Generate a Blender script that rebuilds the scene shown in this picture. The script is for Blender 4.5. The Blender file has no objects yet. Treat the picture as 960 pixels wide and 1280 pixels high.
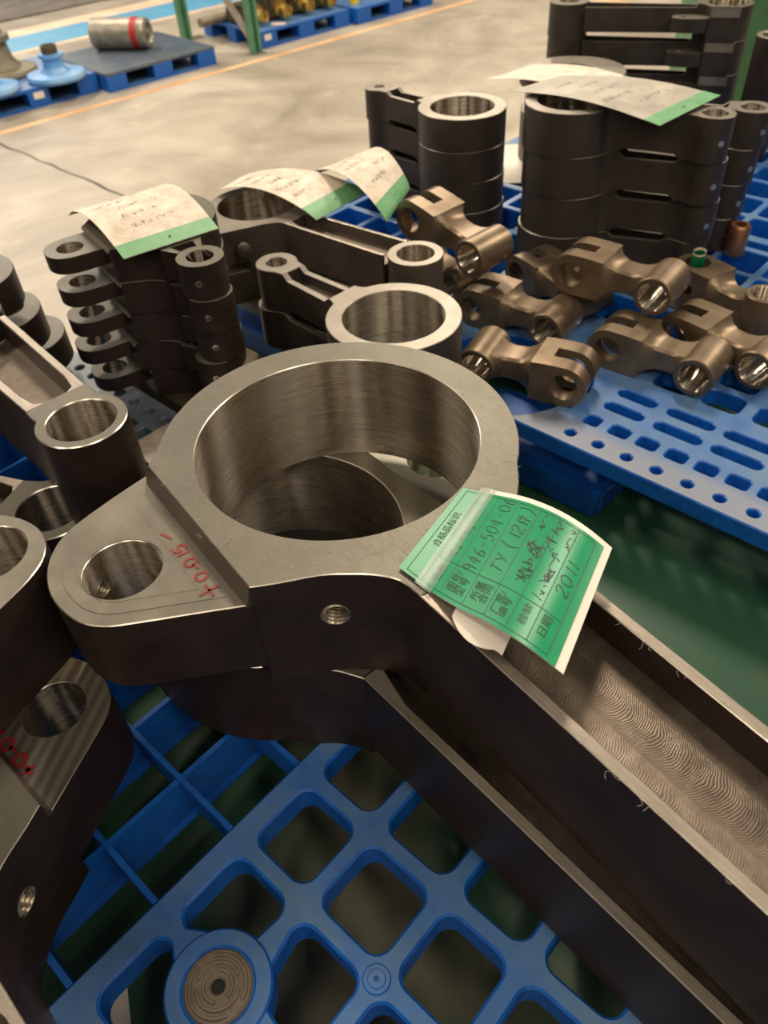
import bpy, bmesh, math, random
from math import sin, cos, pi, radians, hypot, atan2
from mathutils import Vector, Matrix
from mathutils.geometry import tessellate_polygon

random.seed(7)
SC = bpy.context.scene
COL = SC.collection

# ------------------------------------------------------------------ camera
PITCH, ROLL, CAMZ = radians(43.6), radians(3.9), 0.75
cd = bpy.data.cameras.new('camera')
cam = bpy.data.objects.new('camera', cd)
COL.objects.link(cam)
fw = Vector((0, cos(PITCH), -sin(PITCH)))
rx = Vector((1, 0, 0))
dn = fw.cross(rx)
xr = cos(ROLL) * rx + sin(ROLL) * dn
dr = -sin(ROLL) * rx + cos(ROLL) * dn
mw = Matrix.Identity(4)
for i in range(3):
    mw[i][0] = xr[i]
    mw[i][1] = -dr[i]
    mw[i][2] = -fw[i]
mw[2][3] = CAMZ
cam.matrix_world = mw
cd.sensor_fit = 'VERTICAL'
cd.sensor_height = 36.0
cd.sensor_width = 27.0
cd.lens = 970.0 / 1280.0 * 36.0
cd.clip_start = 0.01
cd.clip_end = 200
cd.dof.use_dof = True
cd.dof.focus_distance = 0.72
cd.dof.aperture_fstop = 8.0
SC.camera = cam

# ------------------------------------------------------------------ world and light
W = bpy.data.worlds.new('world')
SC.world = W
W.use_nodes = True
bg = W.node_tree.nodes['Background']
bg.inputs[0].default_value = (0.80, 0.66, 0.50, 1)
bg.inputs[1].default_value = 0.085


def area(name, loc, size, power, col, aim=None):
    l = bpy.data.lights.new(name, 'AREA')
    l.shape = 'RECTANGLE'
    l.size, l.size_y = size
    l.energy = power
    l.color = col
    o = bpy.data.objects.new(name, l)
    COL.objects.link(o)
    o.location = loc
    d = Vector(aim if aim else (loc[0], loc[1], loc[2] - 1)) - Vector(loc)
    o.rotation_euler = d.to_track_quat('-Z', 'Y').to_euler()
    return o


WARM = (1.0, 0.86, 0.68)
for i, (x, y) in enumerate([(-4.5, 3.5), (0.5, 4.5), (5.5, 3.5), (-4.0, 9.5), (1.5, 10.5), (6.5, 9.5)]):
    area('hall_lamp', (x, y, 4.6), (0.5, 2.2), 300, WARM)
for i, (x, y) in enumerate([(-4.6, -2.6), (-1.4, -3.4), (1.9, -2.6), (5.2, -3.2), (-2.8, -8.5), (2.6, -8.8)]):
    area('hall_lamp', (x, y, 4.6), (0.12, 2.4), 85, WARM)  # unseen rows added behind the camera, narrowed to put streaks in the bores
area('hall_window_light', (-8.5, 14.0, 3.2), (9.0, 2.6), 420, (1.0, 0.92, 0.82), (-1.0, 7.0, -1.0))
area('hall_lamp', (1.9, -1.3, 3.0), (0.5, 1.8), 12, WARM, (0.0, 0.5, 0.0))

SC.view_settings.view_transform = 'Standard'
SC.view_settings.look = 'None'
SC.view_settings.exposure = 0.0
SC.view_settings.gamma = 1.0
SC.view_settings.use_curve_mapping = False


# ------------------------------------------------------------------ materials
def newmat(name):
    m = bpy.data.materials.new(name)
    m.use_nodes = True
    nt = m.node_tree
    b = nt.nodes['Principled BSDF']
    return m, nt, b


def N(nt, t, **kw):
    n = nt.nodes.new(t)
    for k, v in kw.items():
        if k in n.inputs:
            n.inputs[k].default_value = v
        else:
            setattr(n, k, v)
    return n


def ramp(nt, src, stops):
    r = nt.nodes.new('ShaderNodeValToRGB')
    e = r.color_ramp.elements
    while len(e) < len(stops):
        e.new(0.5)
    for el, (p, c) in zip(e, stops):
        el.position = p
        el.color = (*c, 1) if len(c) == 3 else c
    nt.links.new(src, r.inputs[0])
    return r


def coord(nt, kind='Object', scale=(1, 1, 1), rot=(0, 0, 0)):
    tc = nt.nodes.new('ShaderNodeTexCoord')
    mp = nt.nodes.new('ShaderNodeMapping')
    mp.inputs['Scale'].default_value = scale
    mp.inputs['Rotation'].default_value = rot
    nt.links.new(tc.outputs[kind], mp.inputs[0])
    return mp.outputs[0]


def simple(name, c1, c2=None, rough=0.5, metal=0.0, scale=40, bump=0.0, vscale=(1, 1, 1), spec=None, rvar=0.0, coat=0):
    m, nt, b = newmat(name)
    c2 = c2 or c1
    co = coord(nt, 'Object', vscale)
    n = N(nt, 'ShaderNodeTexNoise', Scale=scale, Detail=6.0, Roughness=0.6)
    nt.links.new(co, n.inputs['Vector'])
    r = ramp(nt, n.outputs['Fac'], [(0.35, c1), (0.68, c2)])
    nt.links.new(r.outputs[0], b.inputs['Base Color'])
    b.inputs['Roughness'].default_value = rough
    b.inputs['Metallic'].default_value = metal
    if spec is not None:
        b.inputs['Specular IOR Level'].default_value = spec
    if coat:
        b.inputs['Coat Weight'].default_value = coat
        b.inputs['Coat Roughness'].default_value = 0.15
    if rvar:
        rr = N(nt, 'ShaderNodeMapRange')
        rr.inputs['To Min'].default_value = max(0.02, rough - rvar)
        rr.inputs['To Max'].default_value = rough + rvar
        nt.links.new(n.outputs['Fac'], rr.inputs['Value'])
        nt.links.new(rr.outputs[0], b.inputs['Roughness'])
    if bump:
        n2 = N(nt, 'ShaderNodeTexNoise', Scale=scale * 6, Detail=4.0)
        nt.links.new(co, n2.inputs['Vector'])
        bp = N(nt, 'ShaderNodeBump', Strength=bump, Distance=0.001)
        nt.links.new(n2.outputs['Fac'], bp.inputs['Height'])
        nt.links.new(bp.outputs[0], b.inputs['Normal'])
    return m


def steel_face():
    # ground steel with a greyish film, fine scratches and specks
    m, nt, b = newmat('ground_steel')
    co = coord(nt)
    n = N(nt, 'ShaderNodeTexNoise', Scale=9.0, Detail=8.0, Roughness=0.65)
    n2 = N(nt, 'ShaderNodeTexNoise', Scale=420.0, Detail=3.0)
    co2 = coord(nt, 'Object', (1, 18, 1), (0, 0, 0.6))
    n3 = N(nt, 'ShaderNodeTexNoise', Scale=60.0, Detail=5.0)
    for a, c in ((n, co), (n2, co), (n3, co2)):
        nt.links.new(c, a.inputs['Vector'])
    r = ramp(nt, n.outputs['Fac'], [(0.3, (0.125, 0.114, 0.088)), (0.7, (0.172, 0.158, 0.124))])
    mx = N(nt, 'ShaderNodeMixRGB', blend_type='MULTIPLY')
    mx.inputs[0].default_value = 0.35
    nt.links.new(r.outputs[0], mx.inputs[1])
    nt.links.new(n2.outputs['Fac'], mx.inputs[2])
    nt.links.new(mx.outputs[0], b.inputs['Base Color'])
    b.inputs['Metallic'].default_value = 0.6
    rr = N(nt, 'ShaderNodeMapRange')
    rr.inputs['To Min'].default_value = 0.38
    rr.inputs['To Max'].default_value = 0.60
    nt.links.new(n3.outputs['Fac'], rr.inputs['Value'])
    nt.links.new(rr.outputs[0], b.inputs['Roughness'])
    bp = N(nt, 'ShaderNodeBump', Strength=0.12, Distance=0.0006)
    nt.links.new(n3.outputs['Fac'], bp.inputs['Height'])
    nt.links.new(bp.outputs[0], b.inputs['Normal'])
    return m


def milled(name, c1, c2, stripes=260.0, vs=26.0, strength=0.35, rough=0.36):
    # end-milled surface: overlapping arcs
    m, nt, b = newmat(name)
    co = coord(nt)
    nz = N(nt, 'ShaderNodeTexNoise', Scale=48.0, Detail=5.0, Roughness=0.7)
    nt.links.new(co, nz.inputs['Vector'])
    # each feed step leaves an arc: wrap the length axis so arcs of one cutter radius repeat, then break them up
    ph = N(nt, 'ShaderNodeTexNoise', Scale=vs, Detail=2.0)
    nt.links.new(co, ph.inputs['Vector'])
    sp = nt.nodes.new('ShaderNodeSeparateXYZ')
    nt.links.new(co, sp.inputs[0])
    y2 = N(nt, 'ShaderNodeMath', operation='POWER')
    y2.inputs[1].default_value = 2.0
    ya = N(nt, 'ShaderNodeMath', operation='PINGPONG')
    ya.inputs[1].default_value = 0.017
    nt.links.new(sp.outputs['Y'], ya.inputs[0])
    nt.links.new(ya.outputs[0], y2.inputs[0])
    xa = N(nt, 'ShaderNodeMath', operation='MULTIPLY_ADD')
    xa.inputs[1].default_value = 32.0
    nt.links.new(y2.outputs[0], xa.inputs[0])
    nt.links.new(sp.outputs['X'], xa.inputs[2])
    xb = N(nt, 'ShaderNodeMath', operation='MULTIPLY_ADD')
    xb.inputs[1].default_value = 0.012
    nt.links.new(ph.outputs['Fac'], xb.inputs[0])
    nt.links.new(xa.outputs[0], xb.inputs[2])
    mt = N(nt, 'ShaderNodeMath', operation='MULTIPLY')
    mt.inputs[1].default_value = stripes
    nt.links.new(xb.outputs[0], mt.inputs[0])
    sn = N(nt, 'ShaderNodeMath', operation='SINE')
    nt.links.new(mt.outputs[0], sn.inputs[0])
    mul = N(nt, 'ShaderNodeMath', operation='MULTIPLY')
    nt.links.new(sn.outputs[0], mul.inputs[0])
    nt.links.new(nz.outputs['Fac'], mul.inputs[1])
    bp = N(nt, 'ShaderNodeBump', Strength=strength, Distance=0.0004)
    nt.links.new(mul.outputs[0], bp.inputs['Height'])
    nt.links.new(bp.outputs[0], b.inputs['Normal'])
    r = ramp(nt, nz.outputs['Fac'], [(0.35, c1), (0.65, c2)])
    nt.links.new(r.outputs[0], b.inputs['Base Color'])
    b.inputs['Metallic'].default_value = 0.8
    b.inputs['Roughness'].default_value = rough
    return m


def bored(axis='Z'):
    m, nt, b = newmat('bored_steel_' + axis.lower())
    tg = N(nt, 'ShaderNodeTangent', direction_type='RADIAL', axis=axis)
    nt.links.new(tg.outputs[0], b.inputs['Tangent'])
    b.inputs['Anisotropic'].default_value = 1.0
    b.inputs['Anisotropic Rotation'].default_value = 0.25
    co = coord(nt, 'Object', (1, 1, 45))
    n = N(nt, 'ShaderNodeTexNoise', Scale=12.0, Detail=4.0, Roughness=0.6)
    nt.links.new(co, n.inputs['Vector'])
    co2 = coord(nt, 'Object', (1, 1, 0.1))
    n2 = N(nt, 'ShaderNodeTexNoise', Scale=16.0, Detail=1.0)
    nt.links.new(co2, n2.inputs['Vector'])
    r = ramp(nt, n2.outputs['Fac'], [(0.36, (0.50, 0.44, 0.36)), (0.62, (0.68, 0.62, 0.53))])  # vertical streaks of reflected light put faintly into the base colour
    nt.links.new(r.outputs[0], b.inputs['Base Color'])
    b.inputs['Metallic'].default_value = 1.0
    rr = N(nt, 'ShaderNodeMapRange')
    rr.inputs['To Min'].default_value = 0.20
    rr.inputs['To Max'].default_value = 0.34
    nt.links.new(n.outputs['Fac'], rr.inputs['Value'])
    nt.links.new(rr.outputs[0], b.inputs['Roughness'])
    bp = N(nt, 'ShaderNodeBump', Strength=0.10, Distance=0.0006)
    nt.links.new(n.outputs['Fac'], bp.inputs['Height'])
    nt.links.new(bp.outputs[0], b.inputs['Normal'])
    return m


def plastic_blue(name='blue_plastic', worn=False):
    # moulded plastic with pale dust settled on the faces that look up
    m, nt, b = newmat(name)
    co = coord(nt)
    n = N(nt, 'ShaderNodeTexNoise', Scale=11.0, Detail=8.0, Roughness=0.65)
    nt.links.new(co, n.inputs['Vector'])
    n2 = N(nt, 'ShaderNodeTexNoise', Scale=90.0, Detail=4.0)
    nt.links.new(co, n2.inputs['Vector'])
    base = ramp(nt, n2.outputs['Fac'], [(0.3, (0.003, 0.075, 0.36)), (0.7, (0.005, 0.115, 0.48))])
    ge = nt.nodes.new('ShaderNodeNewGeometry')
    sp = nt.nodes.new('ShaderNodeSeparateXYZ')
    nt.links.new(ge.outputs['Normal'], sp.inputs[0])
    up = ramp(nt, sp.outputs['Z'], [(0.75, (0, 0, 0)), (0.95, (1, 1, 1))])
    dm = ramp(nt, n.outputs['Fac'], [(0.32, (0.30, 0.30, 0.30)), (0.66, (0.85, 0.85, 0.85))])
    mu = N(nt, 'ShaderNodeMath', operation='MULTIPLY')
    nt.links.new(up.outputs[0], mu.inputs[0])
    nt.links.new(dm.outputs[0], mu.inputs[1])
    mx = N(nt, 'ShaderNodeMixRGB')
    nt.links.new(mu.outputs[0], mx.inputs[0])
    nt.links.new(base.outputs[0], mx.inputs[1])
    mx.inputs[2].default_value = (0.12, 0.205, 0.29, 1)
    if worn:
        # the outer border strip is rubbed grey by forks and feet
        tc = nt.nodes.new('ShaderNodeTexCoord')
        s2 = nt.nodes.new('ShaderNodeSeparateXYZ')
        nt.links.new(tc.outputs['Object'], s2.inputs[0])
        ad = N(nt, 'ShaderNodeMath', operation='MULTIPLY_ADD')
        ad.inputs[1].default_value = 0.05
        nt.links.new(n.outputs['Fac'], ad.inputs[0])
        nt.links.new(s2.outputs['Y'], ad.inputs[2])
        wr_ = ramp(nt, ad.outputs[0], [(0.915, (1, 1, 1)), (0.945, (0, 0, 0))])
        m2 = N(nt, 'ShaderNodeMath', operation='MULTIPLY')
        nt.links.new(up.outputs[0], m2.inputs[0])
        nt.links.new(wr_.outputs[0], m2.inputs[1])
        m3 = N(nt, 'ShaderNodeMixRGB')
        nt.links.new(m2.outputs[0], m3.inputs[0])
        nt.links.new(mx.outputs[0], m3.inputs[1])
        m3.inputs[2].default_value = (0.20, 0.23, 0.30, 1)
        mx = m3
    nt.links.new(mx.outputs[0], b.inputs['Base Color'])
    b.inputs['Roughness'].default_value = 0.38
    bp = N(nt, 'ShaderNodeBump', Strength=0.15, Distance=0.0006)
    nt.links.new(n2.outputs['Fac'], bp.inputs['Height'])
    nt.links.new(bp.outputs[0], b.inputs['Normal'])
    return m


def striped():
    # end-milled face with broad parallel passes
    m, nt, b = newmat('striped_milled_face')
    co = coord(nt, 'Object', (1, 1, 1), (0, 0, radians(-32)))
    w = N(nt, 'ShaderNodeTexWave', Scale=26.0, Distortion=0.6, Detail=3.0)
    w.bands_direction = 'X'
    nt.links.new(co, w.inputs['Vector'])
    r = ramp(nt, w.outputs['Fac'], [(0.25, (0.17, 0.148, 0.12)), (0.8, (0.26, 0.23, 0.19))])
    nt.links.new(r.outputs[0], b.inputs['Base Color'])
    b.inputs['Metallic'].default_value = 0.7
    b.inputs['Roughness'].default_value = 0.42
    bp = N(nt, 'ShaderNodeBump', Strength=0.3, Distance=0.0006)
    nt.links.new(w.outputs['Fac'], bp.inputs['Height'])
    nt.links.new(bp.outputs[0], b.inputs['Normal'])
    return m


M = {}
M['face'] = steel_face()
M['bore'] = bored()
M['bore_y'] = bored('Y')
M['side'] = simple('dark_forged_steel', (0.024, 0.015, 0.012), (0.044, 0.029, 0.023), 0.46, 0.35, 18, 0.08, rvar=0.08)
M['side3'] = simple('brown_forged_steel_lit', (0.043, 0.034, 0.027), (0.066, 0.053, 0.043), 0.46, 0.35, 18, 0.08, rvar=0.08)  # forged steel colour lightened for the stronger light on the farther rods
M['side2'] = simple('grey_brown_forged_steel', (0.085, 0.066, 0.052), (0.125, 0.10, 0.08), 0.48, 0.5, 20, 0.12)
M['edge'] = simple('bright_cut_edge', (0.62, 0.56, 0.48), (0.72, 0.66, 0.58), 0.3, 0.95, 60)
M['web'] = milled('milled_web', (0.14, 0.11, 0.085), (0.20, 0.16, 0.125), 3100.0, 45.0, 0.26, 0.45)
M['rim'] = simple('milled_rim', (0.26, 0.225, 0.185), (0.36, 0.315, 0.265), 0.40, 0.7, 30, 0.3, (1, 12, 1))
M['lug'] = simple('milled_lug', (0.145, 0.132, 0.105), (0.20, 0.182, 0.148), 0.42, 0.65, 22, 0.15, rvar=0.08)
M['lugstripe'] = striped()
M['pale'] = simple('pale_machined_steel', (0.25, 0.222, 0.185), (0.32, 0.288, 0.245), 0.42, 0.7, 30, 0.1)
M['bronze'] = simple('cast_brown_steel', (0.185, 0.135, 0.088), (0.265, 0.198, 0.135), 0.40, 0.75, 26, 0.25)
M['bronze2'] = simple('cast_brown_steel_dark', (0.13, 0.095, 0.065), (0.19, 0.14, 0.10), 0.45, 0.7, 26, 0.25)
M['blue'] = plastic_blue()
M['blueold'] = simple('greyed_blue_plastic', (0.10, 0.14, 0.19), (0.19, 0.215, 0.25), 0.42, 0, 14, 0.1)
M['blueworn'] = plastic_blue('worn_blue_plastic', True)
M['bluedark'] = simple('blue_plastic_shade', (0.003, 0.070, 0.33), (0.005, 0.10, 0.43), 0.45, 0, 40)  # dust-free blue plastic with the shade of rib sides put into it
M['bluedusty'] = simple('dusty_dark_blue_plastic', (0.045, 0.075, 0.12), (0.10, 0.115, 0.13), 0.45, 0, 5)
M['rubber'] = simple('brown_rubber', (0.11, 0.085, 0.06), (0.17, 0.135, 0.10), 0.6, 0, 60, 0.3)
M['black'] = simple('painted_shade_black', (0.004, 0.004, 0.004), None, 0.8)  # even black painted in for the shade inside hollows
M['red'] = simple('red_marker', (0.20, 0.010, 0.008), (0.26, 0.016, 0.012), 0.55)
M['ink'] = simple('black_ink', (0.012, 0.012, 0.012), None, 0.5)
M['tagprint'] = simple('tag_print', (0.01, 0.06, 0.03), None, 0.5)
M['paper'] = simple('white_paper', (0.70, 0.64, 0.56), (0.78, 0.72, 0.64), 0.55, 0, 12)
M['paperold'] = simple('dusty_paper', (0.50, 0.42, 0.33), (0.78, 0.68, 0.57), 0.6, 0, 30)
M['papergrey'] = simple('grey_paper', (0.30, 0.29, 0.24), (0.50, 0.45, 0.38), 0.45, 0, 16)  # mottled grey paper of the wide tag
M['greentag'] = simple('green_tag', (0.003, 0.225, 0.090), (0.006, 0.275, 0.118), 0.36, 0, 20, spec=0.36)
M['greenedge'] = simple('green_tag_edge', (0.10, 0.30, 0.13), (0.16, 0.38, 0.18), 0.5, 0, 30)
M['tape'] = simple('clear_tape', (0.22, 0.36, 0.28), (0.40, 0.48, 0.42), 0.3, 0, 60)
M['tape'].node_tree.nodes['Principled BSDF'].inputs['Alpha'].default_value = 0.22
M['greenpaint'] = simple('green_paint', (0.05, 0.16, 0.07), (0.08, 0.22, 0.10), 0.45, 0, 10)
M['greenlight'] = simple('rack_green', (0.07, 0.20, 0.11), (0.10, 0.25, 0.14), 0.45, 0, 10)
M['greybrace'] = simple('grey_brace', (0.14, 0.12, 0.09), (0.2, 0.17, 0.13), 0.5, 0.2, 10)
M['brass'] = simple('brass', (0.45, 0.30, 0.08), (0.62, 0.44, 0.14), 0.3, 0.9, 30)
M['casting'] = simple('dark_casting', (0.05, 0.038, 0.02), (0.12, 0.09, 0.05), 0.6, 0.3, 14)
M['castgrey'] = simple('grey_casting', (0.22, 0.20, 0.16), (0.38, 0.35, 0.30), 0.45, 0.5, 12)
M['castolive'] = simple('olive_casting', (0.15, 0.13, 0.09), (0.22, 0.19, 0.13), 0.6, 0.2, 12)
M['bluepaint'] = simple('light_blue_paint', (0.05, 0.24, 0.62), (0.25, 0.42, 0.62), 0.4, 0, 6)
M['redpaint'] = simple('red_band', (0.38, 0.02, 0.015), None, 0.5)
M['copper'] = simple('copper', (0.45, 0.20, 0.10), (0.6, 0.3, 0.17), 0.35, 0.9, 30)
M['line_orange'] = simple('orange_floor_paint', (0.55, 0.30, 0.12), (0.68, 0.46, 0.28), 0.6, 0, 3)
M['line_pale'] = simple('pale_floor_paint', (0.62, 0.44, 0.30), (0.75, 0.60, 0.46), 0.6, 0, 3)
M['line_blue'] = simple('blue_floor_paint', (0.08, 0.30, 0.50), (0.12, 0.36, 0.56), 0.5, 0, 3)
M['wallpaint'] = simple('hall_wall_paint', (0.30, 0.27, 0.22), (0.36, 0.33, 0.27), 0.7, 0, 2)
M['paving'] = simple('dark_paving', (0.10, 0.085, 0.075), (0.18, 0.16, 0.14), 0.8, 0, 5)


def floor_mat():
    m, nt, b = newmat('worn_concrete')
    co = coord(nt)
    n = N(nt, 'ShaderNodeTexNoise', Scale=0.9, Detail=9.0, Roughness=0.62, Distortion=0.6)
    n2 = N(nt, 'ShaderNodeTexNoise', Scale=2.6, Detail=6.0, Roughness=0.6)
    n3 = N(nt, 'ShaderNodeTexNoise', Scale=40.0, Detail=4.0)
    for a in (n, n2, n3):
        nt.links.new(co, a.inputs['Vector'])
    r = ramp(nt, n.outputs['Fac'], [(0.30, (0.20, 0.172, 0.135)), (0.5, (0.33, 0.29, 0.235)), (0.70, (0.48, 0.43, 0.355))])
    r2 = ramp(nt, n2.outputs['Fac'], [(0.62, (0, 0, 0)), (0.72, (1, 1, 1))])
    mu = N(nt, 'ShaderNodeMath', operation='MULTIPLY')
    mu.inputs[1].default_value = 0.5
    nt.links.new(r2.outputs[0], mu.inputs[0])
    mx = N(nt, 'ShaderNodeMixRGB')
    nt.links.new(mu.outputs[0], mx.inputs[0])
    nt.links.new(r.outputs[0], mx.inputs[1])
    mx.inputs[2].default_value = (0.62, 0.50, 0.40, 1)
    nt.links.new(mx.outputs[0], b.inputs['Base Color'])
    b.inputs['Roughness'].default_value = 0.5
    bp = N(nt, 'ShaderNodeBump', Strength=0.1, Distance=0.003)
    nt.links.new(n3.outputs['Fac'], bp.inputs['Height'])
    nt.links.new(bp.outputs[0], b.inputs['Normal'])
    return m


M['floor'] = floor_mat()


def platform_mat():
    m, nt, b = newmat('worn_green_paint')
    co = coord(nt)
    n = N(nt, 'ShaderNodeTexNoise', Scale=1.7, Detail=5.0, Roughness=0.5)
    nt.links.new(co, n.inputs['Vector'])
    r = ramp(nt, n.outputs['Fac'], [(0.42, (0.018, 0.075, 0.035)), (0.50, (0.03, 0.09, 0.05)), (0.58, (0.13, 0.13, 0.085)), (0.75, (0.20, 0.19, 0.13))])
    nt.links.new(r.outputs[0], b.inputs['Base Color'])
    b.inputs['Roughness'].default_value = 0.42
    return m


M['platform'] = platform_mat()


# ------------------------------------------------------------------ mesh helpers
def link(name, bm, mats, parent=None, sharp=32, smooth=True):
    bm.normal_update()
    if smooth:
        lim = radians(sharp)
        for f in bm.faces:
            f.smooth = True
        for e in bm.edges:
            if len(e.link_faces) == 2:
                if e.calc_face_angle(0) > lim:
                    e.smooth = False
            else:
                e.smooth = False
    me = bpy.data.meshes.new(name)
    bm.to_mesh(me)
    bm.free()
    for m in (mats if isinstance(mats, (list, tuple)) else [mats]):
        me.materials.append(M[m] if isinstance(m, str) else m)
    o = bpy.data.objects.new(name, me)
    COL.objects.link(o)
    if parent:
        o.parent = parent
    return o


def tag(o, label=None, cat=None, group=None, kind=None):
    if label:
        o['label'] = label
    if cat:
        o['category'] = cat
    if group:
        o['group'] = group
    if kind:
        o['kind'] = kind
    return o


def empty(name, loc=(0, 0, 0), rz=0, label=None, cat=None, group=None, kind=None, rot=None):
    o = bpy.data.objects.new(name, None)
    COL.objects.link(o)
    o.empty_display_size = 0.02
    o.location = loc
    o.rotation_euler = rot if rot else (0, 0, rz)
    return tag(o, label, cat, group, kind)


KIDS = {}


def copy_tree(o, loc=None, rz=None, label=None, group=None, rot=None):
    def rec(s, par):
        c = s.copy()
        COL.objects.link(c)
        if par:
            c.parent = par
        for ch in [x for x in bpy.data.objects if x.parent == s]:
            rec(ch, c)
        return c
    r = rec(o, None)
    if loc is not None:
        r.location = loc
    if rz is not None:
        r.rotation_euler = (0, 0, rz)
    if rot is not None:
        r.rotation_euler = rot
    if label:
        r['label'] = label
    if group:
        r['group'] = group
    return r


def area2(p):
    return 0.5 * sum(p[i][0] * p[(i + 1) % len(p)][1] - p[(i + 1) % len(p)][0] * p[i][1] for i in range(len(p)))


def ccw(p):
    return p if area2(p) > 0 else p[::-1]


def offset(p, d):
    """move a CCW loop inward by d"""
    n = len(p)
    out = []
    for i in range(n):
        a, b, c = Vector(p[i - 1]), Vector(p[i]), Vector(p[(i + 1) % n])
        e1, e2 = (b - a), (c - b)
        if e1.length < 1e-9 or e2.length < 1e-9:
            out.append((b.x, b.y))
            continue
        e1.normalize()
        e2.normalize()
        n1, n2 = Vector((-e1.y, e1.x)), Vector((-e2.y, e2.x))
        m = n1 + n2
        if m.length < 1e-6:
            m = n1
        m.normalize()
        k = d / max(0.4, m.dot(n1))
        out.append((b.x + m.x * k, b.y + m.y * k))
    return out


def circle(cx, cy, r, n=48, a0=0.0):
    return [(cx + r * cos(a0 + 2 * pi * i / n), cy + r * sin(a0 + 2 * pi * i / n)) for i in range(n)]


def arc(cx, cy, r, a, b, n):
    return [(cx + r * cos(a + (b - a) * i / n), cy + r * sin(a + (b - a) * i / n)) for i in range(n + 1)]


def rrect(cx, cy, w, h, r, n=4):
    pts = []
    for (sx, sy, a) in ((1, 1, 0), (-1, 1, pi / 2), (-1, -1, pi), (1, -1, 1.5 * pi)):
        pts += arc(cx + sx * (w / 2 - r), cy + sy * (h / 2 - r), r, a, a + pi / 2, n)
    return pts


def bez(p0, p1, p2, n=8):
    out = []
    for i in range(n + 1):
        t = i / n
        out.append(tuple((1 - t) ** 2 * p0[k] + 2 * t * (1 - t) * p1[k] + t * t * p2[k] for k in (0, 1)))
    return out


def smooth_poly(pts, n=4, closed=False):
    """Catmull-Rom through pts"""
    out = []
    m = len(pts)
    rng = range(m if closed else m - 1)
    for i in rng:
        if closed:
            p0, p1, p2, p3 = pts[(i - 1) % m], pts[i], pts[(i + 1) % m], pts[(i + 2) % m]
        else:
            p0, p1, p2, p3 = pts[max(0, i - 1)], pts[i], pts[i + 1], pts[min(m - 1, i + 2)]
        for k in range(n):
            t = k / n
            out.append(tuple(0.5 * (2 * p1[j] + (-p0[j] + p2[j]) * t + (2 * p0[j] - 5 * p1[j] + 4 * p2[j] - p3[j]) * t * t + (-p0[j] + 3 * p1[j] - 3 * p2[j] + p3[j]) * t ** 3) for j in range(len(p1))))
    if not closed:
        out.append(pts[-1])
    return out


def prism(bm, outer, holes=(), z0=0.0, z1=1.0, ch=0.0, mt=0, ms=1, mh=2, me=None, mbot=None):
    """extruded outline with holes; ch = chamfer on the top; materials: top, side, hole, edge"""
    if me is None:
        me = mt
    if mbot is None:
        mbot = ms
    outer = ccw(list(outer))
    holes = [ccw(list(h)) for h in holes]
    loops = [(outer, 1)] + [(h, -1) for h in holes]
    tops, bots = [], []
    for lp, s in loops:
        b = [bm.verts.new((x, y, z0)) for x, y in lp]
        if ch > 0:
            m = [bm.verts.new((x, y, z1 - ch)) for x, y in lp]
            t = [bm.verts.new((x, y, z1)) for x, y in offset(lp, ch * s)]
            rings = [b, m, t]
        else:
            t = [bm.verts.new((x, y, z1)) for x, y in lp]
            rings = [b, t]
        n = len(lp)
        for k in range(len(rings) - 1):
            for i in range(n):
                j = (i + 1) % n
                q = [rings[k][i], rings[k][j], rings[k + 1][j], rings[k + 1][i]]
                if s < 0:
                    q.reverse()
                f = bm.faces.new(q)
                if k == 1:
                    f.material_index = me
                else:
                    f.material_index = ms if s > 0 else mh
        tops.append(t)
        bots.append(b)
    for loopset, up, mi in ((tops, True, mt), (bots, False, mbot)):
        polys = [[v.co.copy() for v in lp] for lp in loopset]
        flat = [v for lp in loopset for v in lp]
        for tri in tessellate_polygon(polys):
            vs = [flat[i] for i in tri]
            if len(set(vs)) < 3:
                continue
            nrm = (vs[1].co - vs[0].co).cross(vs[2].co - vs[0].co)
            if abs(nrm.z) < 1e-14:
                continue
            if (nrm.z > 0) != up:
                vs.reverse()
            try:
                f = bm.faces.new(vs)
                f.material_index = mi
            except ValueError:
                pass


def box(bm, x0, x1, y0, y1, z0, z1, mi=0, taper=0.0):
    v = []
    for z, t in ((z0, taper), (z1, 0)):
        for x, y in ((x0 + t, y0 + t), (x1 - t, y0 + t), (x1 - t, y1 - t), (x0 + t, y1 - t)):
            v.append(bm.verts.new((x, y, z)))
    for q in ((0, 3, 2, 1), (4, 5, 6, 7), (0, 1, 5, 4), (1, 2, 6, 5), (2, 3, 7, 6), (3, 0, 4, 7)):
        bm.faces.new([v[i] for i in q]).material_index = mi


def lathe(bm, prof, n=32, mi=0, mis=None, close=False):
    """prof = [(r,z)...] revolved about z"""
    rings = []
    for r, z in prof:
        if r < 1e-6:
            rings.append([bm.verts.new((0, 0, z))])
        else:
            rings.append([bm.verts.new((r * cos(2 * pi * i / n), r * sin(2 * pi * i / n), z)) for i in range(n)])
    pairs = list(zip(rings[:-1], rings[1:]))
    if close:
        pairs.append((rings[-1], rings[0]))
    for k, (a, b) in enumerate(pairs):
        m = mis[k] if mis else mi
        for i in range(n):
            j = (i + 1) % n
            if len(a) == 1 and len(b) == 1:
                continue
            if len(a) == 1:
                q = [a[0], b[j], b[i]]
            elif len(b) == 1:
                q = [a[i], a[j], b[0]]
            else:
                q = [a[i], a[j], b[j], b[i]]
            bm.faces.new(q).material_index = m


def xform(bm, mat, verts=None):
    bmesh.ops.transform(bm, matrix=mat, verts=verts or bm.verts[:])


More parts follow.
